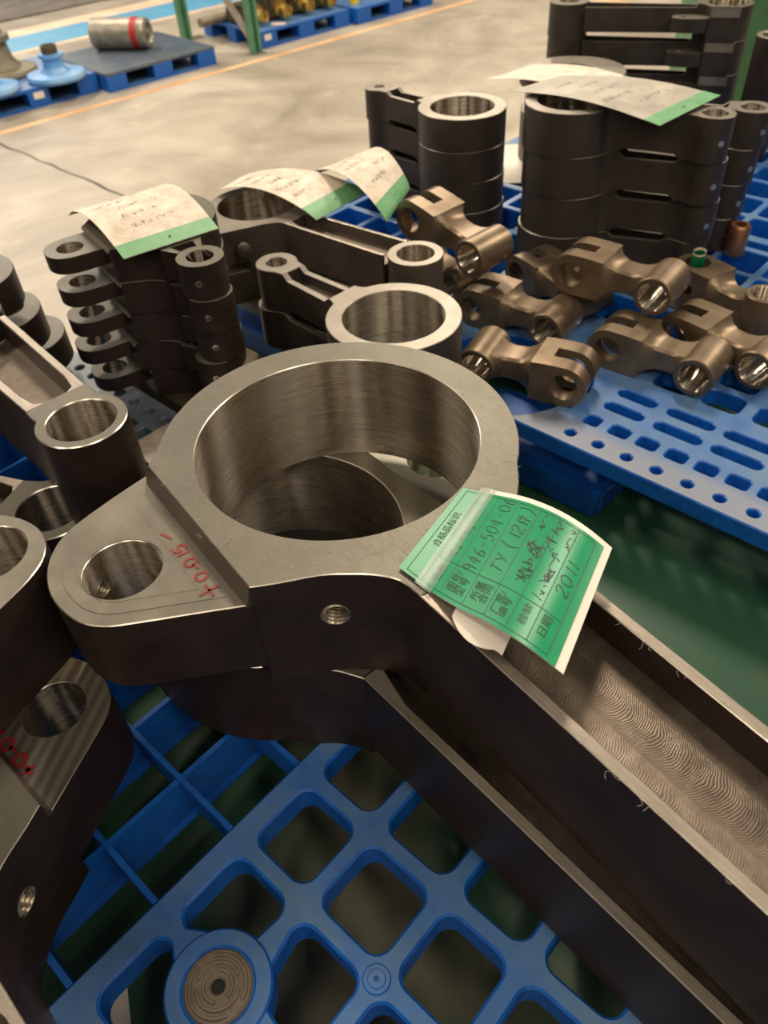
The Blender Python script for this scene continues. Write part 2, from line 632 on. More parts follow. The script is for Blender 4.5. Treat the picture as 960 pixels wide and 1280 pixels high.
def tube(bm, pts, r, n=6, mi=0):
    pts = [Vector(p) for p in pts]
    rings = []
    up = Vector((0, 0, 1))
    for i, p in enumerate(pts):
        d = (pts[min(i + 1, len(pts) - 1)] - pts[max(0, i - 1)])
        d.normalize()
        a = d.cross(up)
        if a.length < 1e-3:
            a = d.cross(Vector((1, 0, 0)))
        a.normalize()
        b = a.cross(d)
        rings.append([bm.verts.new(p + r * (cos(2 * pi * k / n) * a + sin(2 * pi * k / n) * b)) for k in range(n)])
    for a, b in zip(rings[:-1], rings[1:]):
        for k in range(n):
            bm.faces.new([a[k], a[(k + 1) % n], b[(k + 1) % n], b[k]]).material_index = mi
    for rg, rev in ((rings[0], False), (rings[-1], True)):
        bm.faces.new(rg if rev else rg[::-1]).material_index = mi


def cut(o, make, mat_i=2):
    """boolean-subtract a temporary cutter mesh (made in o's local space); the cutter is thrown away"""
    bm = bmesh.new()
    make(bm)
    bmesh.ops.recalc_face_normals(bm, faces=bm.faces[:])
    for f in bm.faces:
        f.material_index = mat_i
    me = bpy.data.meshes.new('tmp')
    bm.to_mesh(me)
    bm.free()
    for m in o.data.materials:
        me.materials.append(m)
    c = bpy.data.objects.new('tmp', me)
    COL.objects.link(c)
    par = o.parent
    o.parent = None
    md = o.modifiers.new('b', 'BOOLEAN')
    md.operation = 'DIFFERENCE'
    md.solver = 'EXACT'
    md.object = c
    dg = bpy.context.evaluated_depsgraph_get()
    dg.update()
    new = bpy.data.meshes.new_from_object(o.evaluated_get(dg))
    o.modifiers.clear()
    old = o.data
    o.data = new
    bpy.data.objects.remove(c)
    bpy.data.meshes.remove(me)
    bpy.data.meshes.remove(old)
    b2 = bmesh.new()
    b2.from_mesh(new)
    b2.normal_update()
    for f in b2.faces:
        f.smooth = True
    for e in b2.edges:
        e.smooth = not (len(e.link_faces) != 2 or e.calc_face_angle(0) > radians(32))
    b2.to_mesh(new)
    b2.free()
    o.parent = par


def cyl_between(bm, a, b, r, n=20, mi=0):
    a, b = Vector(a), Vector(b)
    d = b - a
    vs0 = set(bm.verts)
    lathe(bm, [(0, 0), (r, 0), (r, d.length), (0, d.length)], n, mi)
    nv = [v for v in bm.verts if v not in vs0]
    bmesh.ops.transform(bm, matrix=Matrix.Translation(a) @ d.to_track_quat('Z', 'Y').to_matrix().to_4x4(), verts=nv)
    bmesh.ops.recalc_face_normals(bm, faces=bm.faces[:])


def thread(parent, a, b, r, name='screw_thread'):
    """helical ridges inside a drilled hole from a (mouth) to b"""
    a, b = Vector(a), Vector(b)
    d = (b - a)
    L = d.length
    q = d.to_track_quat('Z', 'Y').to_matrix()
    turns = max(3, int(L / (r * 0.32)))
    pts = []
    for i in range(turns * 18 + 1):
        t = i / 18.0
        pts.append(a + q @ Vector((r * 0.93 * cos(2 * pi * t), r * 0.93 * sin(2 * pi * t), 0.0005 + (L - 0.001) * t / turns)))
    bm = bmesh.new()
    tube(bm, pts, r * 0.11, 5)
    return link(name, bm, 'edge', parent, 60)


U = (cos(radians(-44.5)), sin(radians(-44.5)))
NN = (-U[1], U[0])


def un(u, n, z=0.0):
    return (u * U[0] + n * NN[0], u * U[1] + n * NN[1], z)


# ================================================================== SETTING
FZ = -1.15
bm = bmesh.new()
box(bm, -30, 30, -10, 45, FZ - 0.1, FZ)
link('floor', bm, 'floor', smooth=False)['kind'] = 'structure'

for nm, (x0, x1, y0, y1) in (('wall_back', (-30, 30, 45, 45.2)), ('wall_left', (-30.2, -30, -10, 45)), ('wall_right', (30, 30.2, -10, 45)), ('wall_front', (-30, 30, -10.2, -10))):
    bm = bmesh.new()
    box(bm, x0, x1, y0, y1, FZ, 6.0)
    link(nm, bm, 'wallpaint', smooth=False)['kind'] = 'structure'

# floor paint: frame with b along the aisle and c away from the camera
BO, BB, BC = Vector((-2.796, 6.575)), Vector((0.757, 0.653)), Vector((-0.653, 0.757))


def bcp(b, c, z=FZ):
    p = BO + BB * b + BC * c
    return (p.x, p.y, z)


BANG = atan2(BB.y, BB.x)


def strip(name, b0, b1, c0, c1, mat, z=0.002, jit=0.0):
    bm = bmesh.new()
    n = 24
    lo, hi = [], []
    for i in range(n + 1):
        b = b0 + (b1 - b0) * i / n
        j = random.uniform(-jit, jit)
        lo.append(bcp(b, c0 + j)[:2])
        hi.append(bcp(b, c1 + random.uniform(-jit, jit))[:2])
    prism(bm, lo + hi[::-1], (), FZ, FZ + z, 0, 0, 0, 0)
    o = link(name, bm, mat, smooth=False)
    o['kind'] = 'structure'
    return o


strip('trim_1', -8, 14, -0.035, 0.045, 'line_orange', 0.002, 0.008)
strip('trim_2', -12, 22, 2.34, 2.42, 'line_pale', 0.002, 0.01)
strip('trim_3', -12, 22, 2.42, 3.08, 'line_blue', 0.003)
strip('trim_4', -12, 22, 3.08, 3.42, 'line_pale', 0.002)
strip('trim_5', 6.2, 6.32, -2.6, 0.2, 'line_orange', 0.0025)
strip('trim_6', -14, 26, 3.95, 16, 'paving', 0.02)
# expansion joint in the concrete
bm = bmesh.new()
jd = Vector((1.181, -1.208)).normalized()
jn = Vector((-jd.y, jd.x))
p0 = Vector((-2.718, 6.323)) - jd * 0.3
pts = [p0 + jd * (0.15 * k) + jn * random.uniform(-0.012, 0.012) for k in range(26)]
wd = [random.uniform(0.006, 0.012) for _ in pts]
prism(bm, [tuple(p + jn * w) for p, w in zip(pts, wd)] + [tuple(p - jn * w) for p, w in list(zip(pts, wd))[::-1]], (), FZ, FZ + 0.0015, 0, 0, 0, 0)
link('trim_7', bm, simple('joint_dirt', (0.06, 0.05, 0.04), None, 0.9), smooth=False)['kind'] = 'structure'

# painted steel work platform the pallets stand on
plat = empty('work_platform', un(-0.3, 0.8, FZ), 0, 'worn green painted steel platform under the blue pallets', 'platform')
bm = bmesh.new()
c = [un(-1.32, -0.75), un(0.95, -0.75), un(0.95, 2.75), un(-1.32, 2.75)]
ox, oy = plat.location.x, plat.location.y
prism(bm, [(p[0] - ox, p[1] - oy) for p in c], (), 0.96, 1.0, 0.002, 0, 0, 0)
link('platform_top', bm, 'platform', plat, smooth=False)
for (u, n) in ((-1.2, -0.6), (0.8, -0.6), (0.8, 2.6), (-1.2, 2.6)):
    bm = bmesh.new()
    p = un(u, n)
    box(bm, p[0] - ox - 0.04, p[0] - ox + 0.04, p[1] - oy - 0.04, p[1] - oy + 0.04, 0, 0.96)
    link('leg', bm, 'greenpaint', plat, smooth=False)
PZ = -0.15

# ================================================================== PALLETS IN THE FOREGROUND
D = 0.15


def pallet_root(name, u, n, label):
    o = empty(name, (0, 0, PZ), radians(-44.5), label, 'pallet', 'blue plastic pallets')
    return o


def foot(parent, u0, u1, n0, n1, zt=0.12):
    bm = bmesh.new()
    box(bm, u0, u1, n0, n1, 0, zt, 0, 0.012)
    bmesh.ops.bevel(bm, geom=bm.edges[:], offset=0.006, segments=2, affect='EDGES')
    return link('foot', bm, 'bluedark', parent)


# --- near pallet: moulded lattice under the big rods
P1 = empty('plastic_pallet', (0, 0, PZ), radians(-44.5), 'blue plastic pallet with an open lattice deck at the bottom of the photo', 'pallet')
us = [-0.352, -0.262, -0.168, -0.080, 0.010, 0.100]
ns = [-0.330, -0.240, -0.150, -0.058, 0.033, 0.126, 0.218, 0.308, 0.398]
hub = (-0.268, 0.030)
bm = bmesh.new()
holes = []
for i in range(len(us) - 1):
    for j in range(len(ns) - 1):
        w, h = us[i + 1] - us[i] - 0.0185, ns[j + 1] - ns[j] - 0.0185
        cx, cy = (us[i] + us[i + 1]) / 2, (ns[j] + ns[j + 1]) / 2
        pts = rrect(cx, cy, w, h, 0.015, 5)
        q = []
        for x, y in pts:                      # the collar round the rubber plug bites into the cells
            d = hypot(x - hub[0], y - hub[1])
            if d < 0.047:
                x, y = hub[0] + (x - hub[0]) / d * 0.047, hub[1] + (y - hub[1]) / d * 0.047
            q.append((x, y))
        holes.append(q)
prism(bm, [(-0.368, -0.36), (0.13, -0.36), (0.13, 0.42), (-0.368, 0.42)], holes, D - 0.034, D, 0.0025, 0, 0, 0)
link('deck_lattice', bm, 'blue', P1)
bm = bmesh.new()
holes = [circle(-1.36 + 0.0425 * k, 0.4975, 0.0085, 14) for k in range(34)]
holes += [rrect(-1.36 + 0.0425 * k, 0.455, 0.026, 0.024, 0.005, 3) for k in range(34)]
prism(bm, [(-1.40, 0.42), (0.13, 0.42), (0.13, 0.525), (-1.40, 0.525)], holes, D - 0.022, D, 0.002, 0, 0, 0)
link('deck_border', bm, 'blueold', P1)
bm = bmesh.new()
prism(bm, [(-1.40, -0.36), (-1.30, -0.36), (-1.30, 0.42), (-1.40, 0.42)], [circle(-1.365, -0.3 + 0.045 * k, 0.009, 12) for k in range(15)], D - 0.022, D, 0.002, 0, 0, 0)
link('deck_border', bm, 'blue', P1)
for n in [-0.33 + 0.0915 * k for k in range(9)]:
    bm = bmesh.new()
    box(bm, -1.30, -0.368, n - 0.003, n + 0.003, D - 0.045, D - 0.001)
    link('rib', bm, 'bluedark', P1, smooth=False)
for k in range(10):
    u = -0.452 - 0.0895 * k
    bm = bmesh.new()
    box(bm, u - 0.003, u + 0.003, -0.36, 0.42, D - 0.075, D - 0.004)
    box(bm, u + 0.003, u + 0.009, -0.36, 0.42, D - 0.075, D - 0.071)
    link('rib', bm, 'bluedark', P1, smooth=False)
for (u0, u1) in ((-1.38, -1.12), (-0.85, -0.62), (-0.10, 0.11)):
    for (n0, n1) in ((-0.34, -0.22), (0.33, 0.50)):
        foot(P1, u0, u1, n0, n1, 0.128 if n0 > 0 else 0.116)
# collar, rubber plug, small moulded boss
bm = bmesh.new()
prism(bm, circle(0, 0, 0.0475, 40), [circle(0, 0, 0.031, 32)], -0.03, 0.002, 0.002, 0, 0, 0)
xform(bm, Matrix.Translation((hub[0], hub[1], D)))
link('plug_collar', bm, 'blue', P1)
bm = bmesh.new()
prism(bm, circle(0, 0, 0.0300, 36), [circle(0, 0, 0.0062, 16)], -0.02, 0.003, 0.0015, 0, 0, 0)
for rr, a0, a1 in ((0.0245, 0.3, 2.6), (0.0245, 3.2, 5.9), (0.0185, 1.2, 3.6), (0.0185, 4.1, 6.9), (0.0125, 0.0, 2.4), (0.0125, 3.0, 5.4)):
    o1 = arc(0, 0, rr + 0.0015, a0, a1, 18) + arc(0, 0, rr - 0.0015, a1, a0, 18)
    prism(bm, o1, (), 0.0028, 0.0046, 0.0005, 0, 0, 0)
prism(bm, circle(0, 0, 0.0061, 16), (), 0.0003, 0.0008, 0, 1, 1, 1)  # black disc stands in for the shade inside the plug hole
xform(bm, Matrix.Translation((hub[0], hub[1], D)))
pl = link('rubber_plug', bm, ['rubber', 'black'], P1)
pl['label'] = 'round brown rubber plug with ring grooves'
bm = bmesh.new()
prism(bm, circle(-0.169, 0.124, 0.0125, 24), [circle(-0.169, 0.124, 0.002, 8)], D - 0.004, D + 0.0015, 0.001, 0, 0, 0)
prism(bm, circle(-0.169, 0.124, 0.008, 24), [circle(-0.169, 0.124, 0.002, 8)], D + 0.0015, D + 0.0025, 0.0006, 0, 0, 0)
link('moulded_boss', bm, 'blue', P1)

# --- right pallet: perforated deck
P2 = empty('plastic_pallet', (0, 0, PZ), radians(-44.5), 'blue plastic pallet with round, square and slotted deck holes at the right edge', 'pallet')
UA, UB = -1.45, 0.30
bm = bmesh.new()
# hand-hold scoop at u about -.58
sc = [(-0.80, 0.8485), (-0.80, 0.87)] + arc(-0.64, 0.955, 0.16, radians(205), radians(60), 14) + [(-0.50, 1.03), (-0.485, 0.985), (-0.497, 0.925), (-0.518, 0.885), (-0.540, 0.862), (-0.56, 0.8545)]
outer = [(UA, 0.848), (UB, 0.848), (UB, 1.20), (UA, 1.20)]
scoop = smooth_poly([(-0.56, 0.858), (-0.532, 0.866), (-0.508, 0.902), (-0.492, 0.945), (-0.482, 0.985), (-0.50, 1.03), (-0.56, 1.06), (-0.66, 1.06), (-0.72, 1.03), (-0.745, 0.97), (-0.735, 0.90), (-0.70, 0.864)], 4, True)
holes = [scoop]
for k in range(-22, 16):
    u = -0.446 + 0.0477 * k
    if u < UA + 0.03 or u > UB - 0.03 or -0.80 < u < -0.47:
        continue
    holes.append(circle(u, 0.875, 0.0085, 14))
for k in range(-22, 16):
    u = -0.435 + 0.0466 * k
    if u < UA + 0.03 or u > UB - 0.03 or -0.80 < u < -0.46:
        continue
    w = 0.024 if k == 0 else 0.031
    holes.append(rrect(u, 0.9225, w, 0.025, 0.005, 3))
for k in range(-10, 8):
    u = -0.319 + 0.0925 * k
    w = 0.076
    if k == -1:
        u, w = u + 0.002, 0.066
    if u < UA + 0.06 or u > UB - 0.05 or -0.84 < u < -0.45:
        continue
    for n in (0.973, 1.017):
        holes.append(rrect(u, n, w, 0.0215, 0.010, 5))
for k in range(-11, 6):
    u = -0.300 + 0.083 * k
    if u < UA + 0.06 or u > UB - 0.05 or -0.80 < u < -0.46:
        continue
    holes.append(rrect(u, 1.092, 0.060, 0.048, 0.011, 4))
    holes.append(rrect(u, 1.158, 0.060, 0.048, 0.011, 4))
prism(bm, outer, holes, D - 0.028, D, 0.002, 0, 0, 0)
link('deck_border', bm, 'blueworn', P2)
bm = bmesh.new()
prism(bm, offset(scoop, -0.004), (), 0.020, 0.028, 0.0, 0, 0, 0)
link('hand_hold', bm, 'bluedark', P2)
bm = bmesh.new()
holes = []
nr = [1.20 + 0.105 * k for k in range(5)]
ur = [UA + 0.02 + 0.1 * k for k in range(18)]
for i in range(len(ur) - 1):
    for j in range(len(nr) - 1):
        holes.append(rrect((ur[i] + ur[i + 1]) / 2, (nr[j] + nr[j + 1]) / 2, 0.084, 0.089, 0.006, 3))
prism(bm, [(UA, 1.2), (UB, 1.2), (UB, 1.632), (UA, 1.632)], holes, D - 0.05, D, 0.002, 0, 0, 0)
link('deck_lattice', bm, 'blue', P2)
for (u0, u1) in ((-1.42, -1.10), (-0.82, -0.37), (0.02, 0.28)):
    for (n0, n1) in ((0.862, 1.0), (1.17, 1.28), (1.48, 1.61)):
        foot(P2, u0, u1, n0, n1, 0.072 if n0 < 0.9 else 0.10)

# --- back pallet
P3 = empty('plastic_pallet', (0, 0, PZ), radians(-44.5), 'blue pallet farthest back on the platform, under the tall far stack', 'pallet')
bm = bmesh.new()
holes = []
for i in range(15):
    for j in range(8):
        holes.append(rrect(-1.25 + 0.1 * i + 0.05, 1.68 + 0.1 * j + 0.05, 0.084, 0.084, 0.01, 3))
prism(bm, [(-1.27, 1.66), (0.27, 1.66), (0.27, 2.50), (-1.27, 2.50)], holes, D - 0.05, D, 0.002, 0, 0, 0)
link('deck_lattice', bm, 'blue', P3)
for (u0, u1) in ((-1.25, -1.0), (-0.62, -0.4), (0.02, 0.25)):
    for (n0, n1) in ((1.68, 1.84), (2.32, 2.48)):
        foot(P3, u0, u1, n0, n1, 0.10)


# ================================================================== MASTER RODS (ring + side lug + channelled arm)
def mir(pts, s, m):
    return [(x * s, y * s * m) for x, y in pts]


def ring_outline(cx=0.0, R=0.1795):
    # lower side (towards the lug) then the arm side, in the frame of the biggest rod
    low = smooth_poly([(0.215, -0.0635), (0.190, -0.066), (0.172, -0.078), (0.158, -0.0935), (0.143, -0.114), (0.128, -0.146), (0.117, -0.167)], 3)
    left = smooth_poly([(-0.085, -0.167), (-0.093, -0.158), (-0.120, -0.134), (-0.139, -0.1145), (-0.151, -0.0975)], 3)
    a0 = atan2(-0.0975, -0.151) + 2 * pi
    a1 = radians(38)
    circ = arc(0, 0, 0.180, a0, a1, 54)[1:]
    up = smooth_poly([circ[-1], (0.163, 0.0925), (0.188, 0.066), (0.215, 0.0505)], 4)[1:]
    return low + left + circ + up


def lug_outline():
    return smooth_poly([(0.115, -0.167), (0.094, -0.207), (0.073, -0.248), (0.056, -0.277), (0.032, -0.294), (-0.006, -0.300), (-0.041, -0.291), (-0.066, -0.272), (-0.079, -0.250), (-0.092, -0.208), (-0.102, -0.167)], 4)


def master_rod(s=1.0, T=0.135, m=1, L=1.0, loc=(0, 0, 0), rz=0.0, label='', group=None, small_end=None, lugT=None,
               lug_top=0.024, lug_bot=0.024, lug=None, web=True, w_end=0.045, name='master_rod', hi=True, sidemat='side', topmat='face', lugmat='lug', bore=None, ag=0.0):
    """loc = ring centre at the underside; the arm runs along +x, the lug along -y (+y when m=-1)"""
    root = empty(name, loc, rz, label, 'machine part', group)
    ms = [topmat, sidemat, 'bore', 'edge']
    ch = 0.0009 * (s if s > 0.4 else 0.6)
    bm = bmesh.new()
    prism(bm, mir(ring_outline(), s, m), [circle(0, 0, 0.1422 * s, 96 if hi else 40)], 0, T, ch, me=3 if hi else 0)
    big = link('big_end', bm, ms, root)
    # lug with step face
    bm = bmesh.new()
    lo = lug or lug_outline()
    lo = mir(lo, s, m)
    zt = T - lug_top
    zb = lug_bot
    bx_, by_, bb_ = bore or (0.005, -0.238, 0.0358)
    bc, br = ((bx_ * s, by_ * s * m), bb_ * s)
    prism(bm, lo, [circle(bc[0], bc[1], br, 48 if hi else 24)], zb, zt, ch, me=3 if hi else 0)
    lg = link('lug', bm, [lugmat if hi else topmat, sidemat, 'bore', 'edge'], root)
    # bevelled step between the lug floor and the ring face
    if lug_top > 0.004:
        bm = bmesh.new()
        d = 0.006 * s
        x0, x1 = -0.090 * s, 0.1155 * s
        ys = -0.1665 * s * m
        yo = ys - d * m
        v = [bm.verts.new(p) for p in ((x0, ys, T - 0.0005), (x1, ys, T - 0.0005), (x1, yo, zt + 0.0001), (x0, yo, zt + 0.0001), (x0, ys, zt), (x1, ys, zt))]
        for q in ((0, 1, 2, 3), (0, 3, 4), (1, 5, 2), (4, 3, 2, 5)):
            bm.faces.new([v[i] for i in q])
        bmesh.ops.recalc_face_normals(bm, faces=bm.faces[:])
        link('step_bevel', bm, 'side2' if hi else 'pale', root, smooth=False)
    # arm
    x0, xe = 0.212 * s, L
    hw0, hw1, hw0b = 0.0640 * s, w_end * s, 0.0505 * s
    rimw = 0.0100 * s if s > 0.6 else 0.011 * s
    rl = (T - 2 * ag) * 0.24
    zt2, zb2 = (T - ag, 0.012 * s + ag)
    xs = [x0, x0 + 0.05 * s, x0 + 0.12 * s, xe]

    def hwl(x):
        t = (x - x0) / max(1e-6, (1.0 * s - x0) if xe > 0.6 * s else xe - x0)
        return hw0 + (hw1 - hw0) * min(1, max(0, t))

    def hwr(x):
        t = (x - x0) / max(1e-6, (1.0 * s - x0) if xe > 0.6 * s else xe - x0)
        return hw0b + (hw1 * 0.85 - hw0b) * min(1, max(0, t))
    for nm, wfun, sg in (('rim', hwl, -1), ('rim', hwr, 1)):
        bm = bmesh.new()
        o1 = [(x, sg * wfun(x)) for x in xs] + [(x, sg * (wfun(x) - rimw * (2.2 if x == x0 else 1))) for x in xs[::-1]]
        prism(bm, [(x, y * m) for x, y in o1], (), zb2, zt2, ch * 0.8, 0, 1, 1, me=2)
        link(nm, bm, ['rim' if hi else topmat, sidemat, 'edge'], root)
    bm = bmesh.new()
    o1 = [(x, -(hwl(x) - rimw * 0.9)) for x in xs] + [(x, hwr(x) - rimw * 0.9) for x in xs[::-1]]
    prism(bm, [(x, y * m) for x, y in o1], (), zb2 + rl, zt2 - rl, 0, 0, 0, 0)
    link('web', bm, 'web', root)
    if small_end:
        ro, ri = small_end
        bm = bmesh.new()
        prism(bm, circle(xe + ro * 0.9, 0, ro, 40), [circle(xe + ro * 0.9, 0, ri, 32)], 0, T, ch)
        link('small_end', bm, ms[:3], root)
    return root, big, lg


A_C, A_R = Vector((-0.0418, 0.6145)), radians(-56)
rodA, bigA, lugA = master_rod(1.0, 0.135, 1, 1.15, (A_C.x, A_C.y, 0.1362), A_R,
                              'largest dark steel rod, on top, with the green tag and red +0.015 mark')
# threaded side holes
hx, hy = 0.1475, -0.107
nrm = Vector((0.83, -0.56, 0)).normalized()
hp = Vector((hx, hy, 0.082))
cut(bigA, lambda b: cyl_between(b, hp + nrm * 0.02, hp - nrm * 0.022, 0.0135, 28))
thread(bigA, hp + nrm * 0.001, hp - nrm * 0.021, 0.0135)
rd = Vector((-0.85, -0.5, 0)).normalized()
lc = Vector((0.005, -0.238, 0.070))
cut(lugA, lambda b: cyl_between(b, lc + rd * 0.02, lc + rd * 0.052, 0.0098, 24))
thread(lugA, lc + rd * 0.0355, lc + rd * 0.051, 0.0098)
# machining steps on the lug face: two thin plateaus
for k, (sc_, z) in enumerate(((0.80, 0.0006), (0.60, 0.0004))):
    bm = bmesh.new()
    lo = [(0.005 + (x - 0.005) * sc_, -0.238 + (y + 0.238) * sc_) for x, y in lug_outline()]
    prism(bm, lo, [circle(0.005, -0.238, 0.0362, 48)], 0, z, 0.0003, 0, 0, 0)
    xform(bm, Matrix.Translation((0, 0, 0.111 + 0.0006 * k)))
    link('machined_pad', bm, 'lug', lugA)


def strokes(name, polys, w, M4, mat, parent, th=0.0004, z=0.0003):
    """flat pen strokes: each polyline (x,y) becomes a thin ribbon, placed by matrix M4 or by a function"""
    bm = bmesh.new()
    for pl in polys:
        pl = [Vector(p) for p in pl]
        if len(pl) > 2:
            pl = [Vector(p) for p in smooth_poly([tuple(p) for p in pl], 3)]
        L, R = [], []
        for i, p in enumerate(pl):
            d = pl[min(i + 1, len(pl) - 1)] - pl[max(0, i - 1)]
            if d.length < 1e-9:
                d = Vector((1, 0))
            d.normalize()
            n = Vector((-d.y, d.x)) * w * 0.5
            L.append(p + n)
            R.append(p - n)
        def mk(q):
            return bm.verts.new(M4(q.x, q.y, z) if callable(M4) else M4 @ Vector((q.x, q.y, z)))
        lv = [mk(q) for q in L]
        rv = [mk(q) for q in R]
        for i in range(len(pl) - 1):
            try:
                bm.faces.new([rv[i], rv[i + 1], lv[i + 1], lv[i]])
            except ValueError:
                pass
    return link(name, bm, mat, parent, smooth=False)


GL = {
    '+': [[(0, .5), (1, .5)], [(.5, 0), (.5, 1)]],
    '0': [[(.5, 1), (.1, .8), (.05, .4), (.4, 0), (.85, .2), (.9, .7), (.5, 1)]],
    '.': [[(.15, .25), (.5, .4), (.85, .5)]],
    '1': [[(.5, 1), (.5, 0)]],
    '5': [[(.15, 1), (.85, 1.05)], [(.2, 1), (.15, .55), (.6, .6), (.85, .3), (.5, 0), (.1, .1)]],
    '-': [[(.1, .5), (.9, .5)]],
    '2': [[(.1, .8), (.5, 1), (.85, .7), (.1, 0), (.9, .05)]],
    '9': [[(.8, .7), (.4, 1), (.15, .7), (.5, .5), (.8, .75), (.75, 0)]],
    '4': [[(.6, 1), (.1, .4), (.9, .4)], [(.65, .8), (.6, 0)]],
    '6': [[(.7, 1), (.2, .5), (.3, 0), (.75, .1), (.7, .45), (.25, .4)]],
    'T': [[(0, 1), (1, 1)], [(.5, 1), (.4, 0)]],
    'Y': [[(0, 1), (.5, .5)], [(1, 1), (.4, 0)]],
    '(': [[(.6, 1.2), (.3, .5), (.6, -.2)]],
    ')': [[(.4, 1.2), (.7, .5), (.4, -.2)]],
    'J': [[(.6, 1), (.5, .1), (.1, .1)]],
    '8': [[(.5, .5), (.1, .8), (.5, 1), (.85, .8), (.5, .5), (.1, .2), (.5, 0), (.9, .2), (.5, .5)]],
    '3': [[(.1, .95), (.7, .95), (.4, .55), (.85, .3), (.1, 0)]],
    'M': [[(0, 0), (.2, 1), (.5, .3), (.8, 1), (1, 0)]],
    '件': [[(.3, 1), (.05, .55)], [(.2, .7), (.2, 0)], [(.5, .9), (.45, .65)], [(.4, .7), (1, .72)], [(.35, .35), (1.05, .38)], [(.72, 1), (.7, -.05)]],
}


def writing(s, x, y, h, w=None, gap=0.25, slant=0.0):
    w = w or h * 0.6
    out = []
    for chh in s:
        if chh == ' ':
            x += w
            continue
        for pl in GL.get(chh, []):
            out.append([(x + w * px + slant * h * py, y + h * py) for px, py in pl])
        x += w * (1 + gap) * (0.6 if chh in '.1' else 1)
    return out


def scribble(x0, y0, w, h, n, seed):
    """illegible cursive strokes"""
    rnd = random.Random(seed)
    out = []
    x = x0
    for k in range(n):
        cw = w / n
        for _ in range(rnd.randint(2, 4)):
            p = [(x + rnd.random() * cw, y0 + rnd.random() * h)]
            for _ in range(rnd.randint(1, 3)):
                p.append((min(x + cw, max(x, p[-1][0] + rnd.uniform(-.7, .7) * cw)), y0 + rnd.random() * h))
            out.append(p)
        x += cw * 1.05
    return out


# red marker "+0.015": reads along -e1, tops towards the bore
mt = Matrix.Translation((0.086, -0.1830, 0.1118)) @ Matrix.Rotation(pi, 4, 'Z')
wr = writing('+', 0.0, -0.004, 0.019, 0.016) + writing('0.015', 0.022, -0.002, 0.0115, 0.0105, 0.30) + [[(0.087, 0.004), (0.100, 0.009)]]
w_ = strokes('red_writing', wr, 0.0026, mt, 'red', lugA)
w_['label'] = 'red marker figures +0.015'

# rod under it, lug on the other side
B_C = A_C + Vector((cos(A_R) * -0.050 - sin(A_R) * -0.062, sin(A_R) * -0.050 + cos(A_R) * -0.062))
rodB, bigB, lugB = master_rod(1.0, 0.135, -1, 1.15, (B_C.x, B_C.y, 0.0006), A_R + radians(3.8),
                              'large dark steel rod lying directly under the tagged largest rod')
cut(lugB, lambda b: cyl_between(b, Vector((0.055, 0.176, 0.04)), Vector((0.055, 0.176, 0.14)), 0.008, 20))
thread(lugB, (0.055, 0.176, 0.11), (0.055, 0.176, 0.09), 0.008)

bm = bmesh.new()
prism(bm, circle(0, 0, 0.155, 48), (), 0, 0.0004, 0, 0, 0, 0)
o = link('bore_shade_disc', bm, 'black', smooth=False)  # added dark disc, stands in for the shade at the bottom of the bores
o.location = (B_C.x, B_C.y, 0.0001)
tag(o, 'added dark disc standing in for the shade below the two big stacked rings', 'mat')

# ---------- green inspection tag taped on the big rod
tagroot = empty('inspection_tag', (0.09, 0.43, 0.271), 0, 'glossy green printed tag with handwriting taped to the ring of the largest rod', 'tag')


def at_z(p, z):
    k = (0.75 - z) / 0.48
    return Vector((p[0] * k, p[1] * k, z))


TT = [  # t, left xy (at z .27 footprint), right xy, z
    (0.00, (0.009, 0.436), (0.077, 0.533), 0.2740),
    (0.12, (0.0215, 0.4215), (0.090, 0.5275), 0.2740),
    (0.24, (0.0345, 0.4065), (0.105, 0.5215), 0.2748),
    (0.40, (0.054, 0.388), (0.1270, 0.5120), 0.285),
    (0.55, (0.072, 0.3745), (0.1460, 0.4990), 0.297),
    (0.70, (0.0885, 0.3595), (0.1625, 0.4830), 0.306),
    (0.85, (0.1050, 0.3420), (0.1765, 0.4640), 0.308),
    (1.00, (0.1220, 0.3210), (0.1890, 0.4420), 0.303),
]
TL3 = [(t, at_z(a, z), at_z(b, z)) for t, a, b, z in TT]


def tagpt(s, t, off=0.0):
    t = max(0.0, min(1.0, t))
    for i in range(len(TL3) - 1):
        if t <= TL3[i + 1][0] + 1e-9:
            break
    n = len(TL3)
    i0, i1, i2, i3 = max(0, i - 1), i, i + 1, min(n - 1, i + 2)
    k = (t - TL3[i1][0]) / (TL3[i2][0] - TL3[i1][0])

    def cr(a, b, c, d):
        return 0.5 * (2 * b + (c - a) * k + (2 * a - 5 * b + 4 * c - d) * k * k + (3 * b - a - 3 * c + d) * k ** 3)
    l = cr(TL3[i0][1], TL3[i1][1], TL3[i2][1], TL3[i3][1])
    r = cr(TL3[i0][2], TL3[i1][2], TL3[i2][2], TL3[i3][2])
    p = l.lerp(r, s)
    p.z += off
    return p - tagroot.location


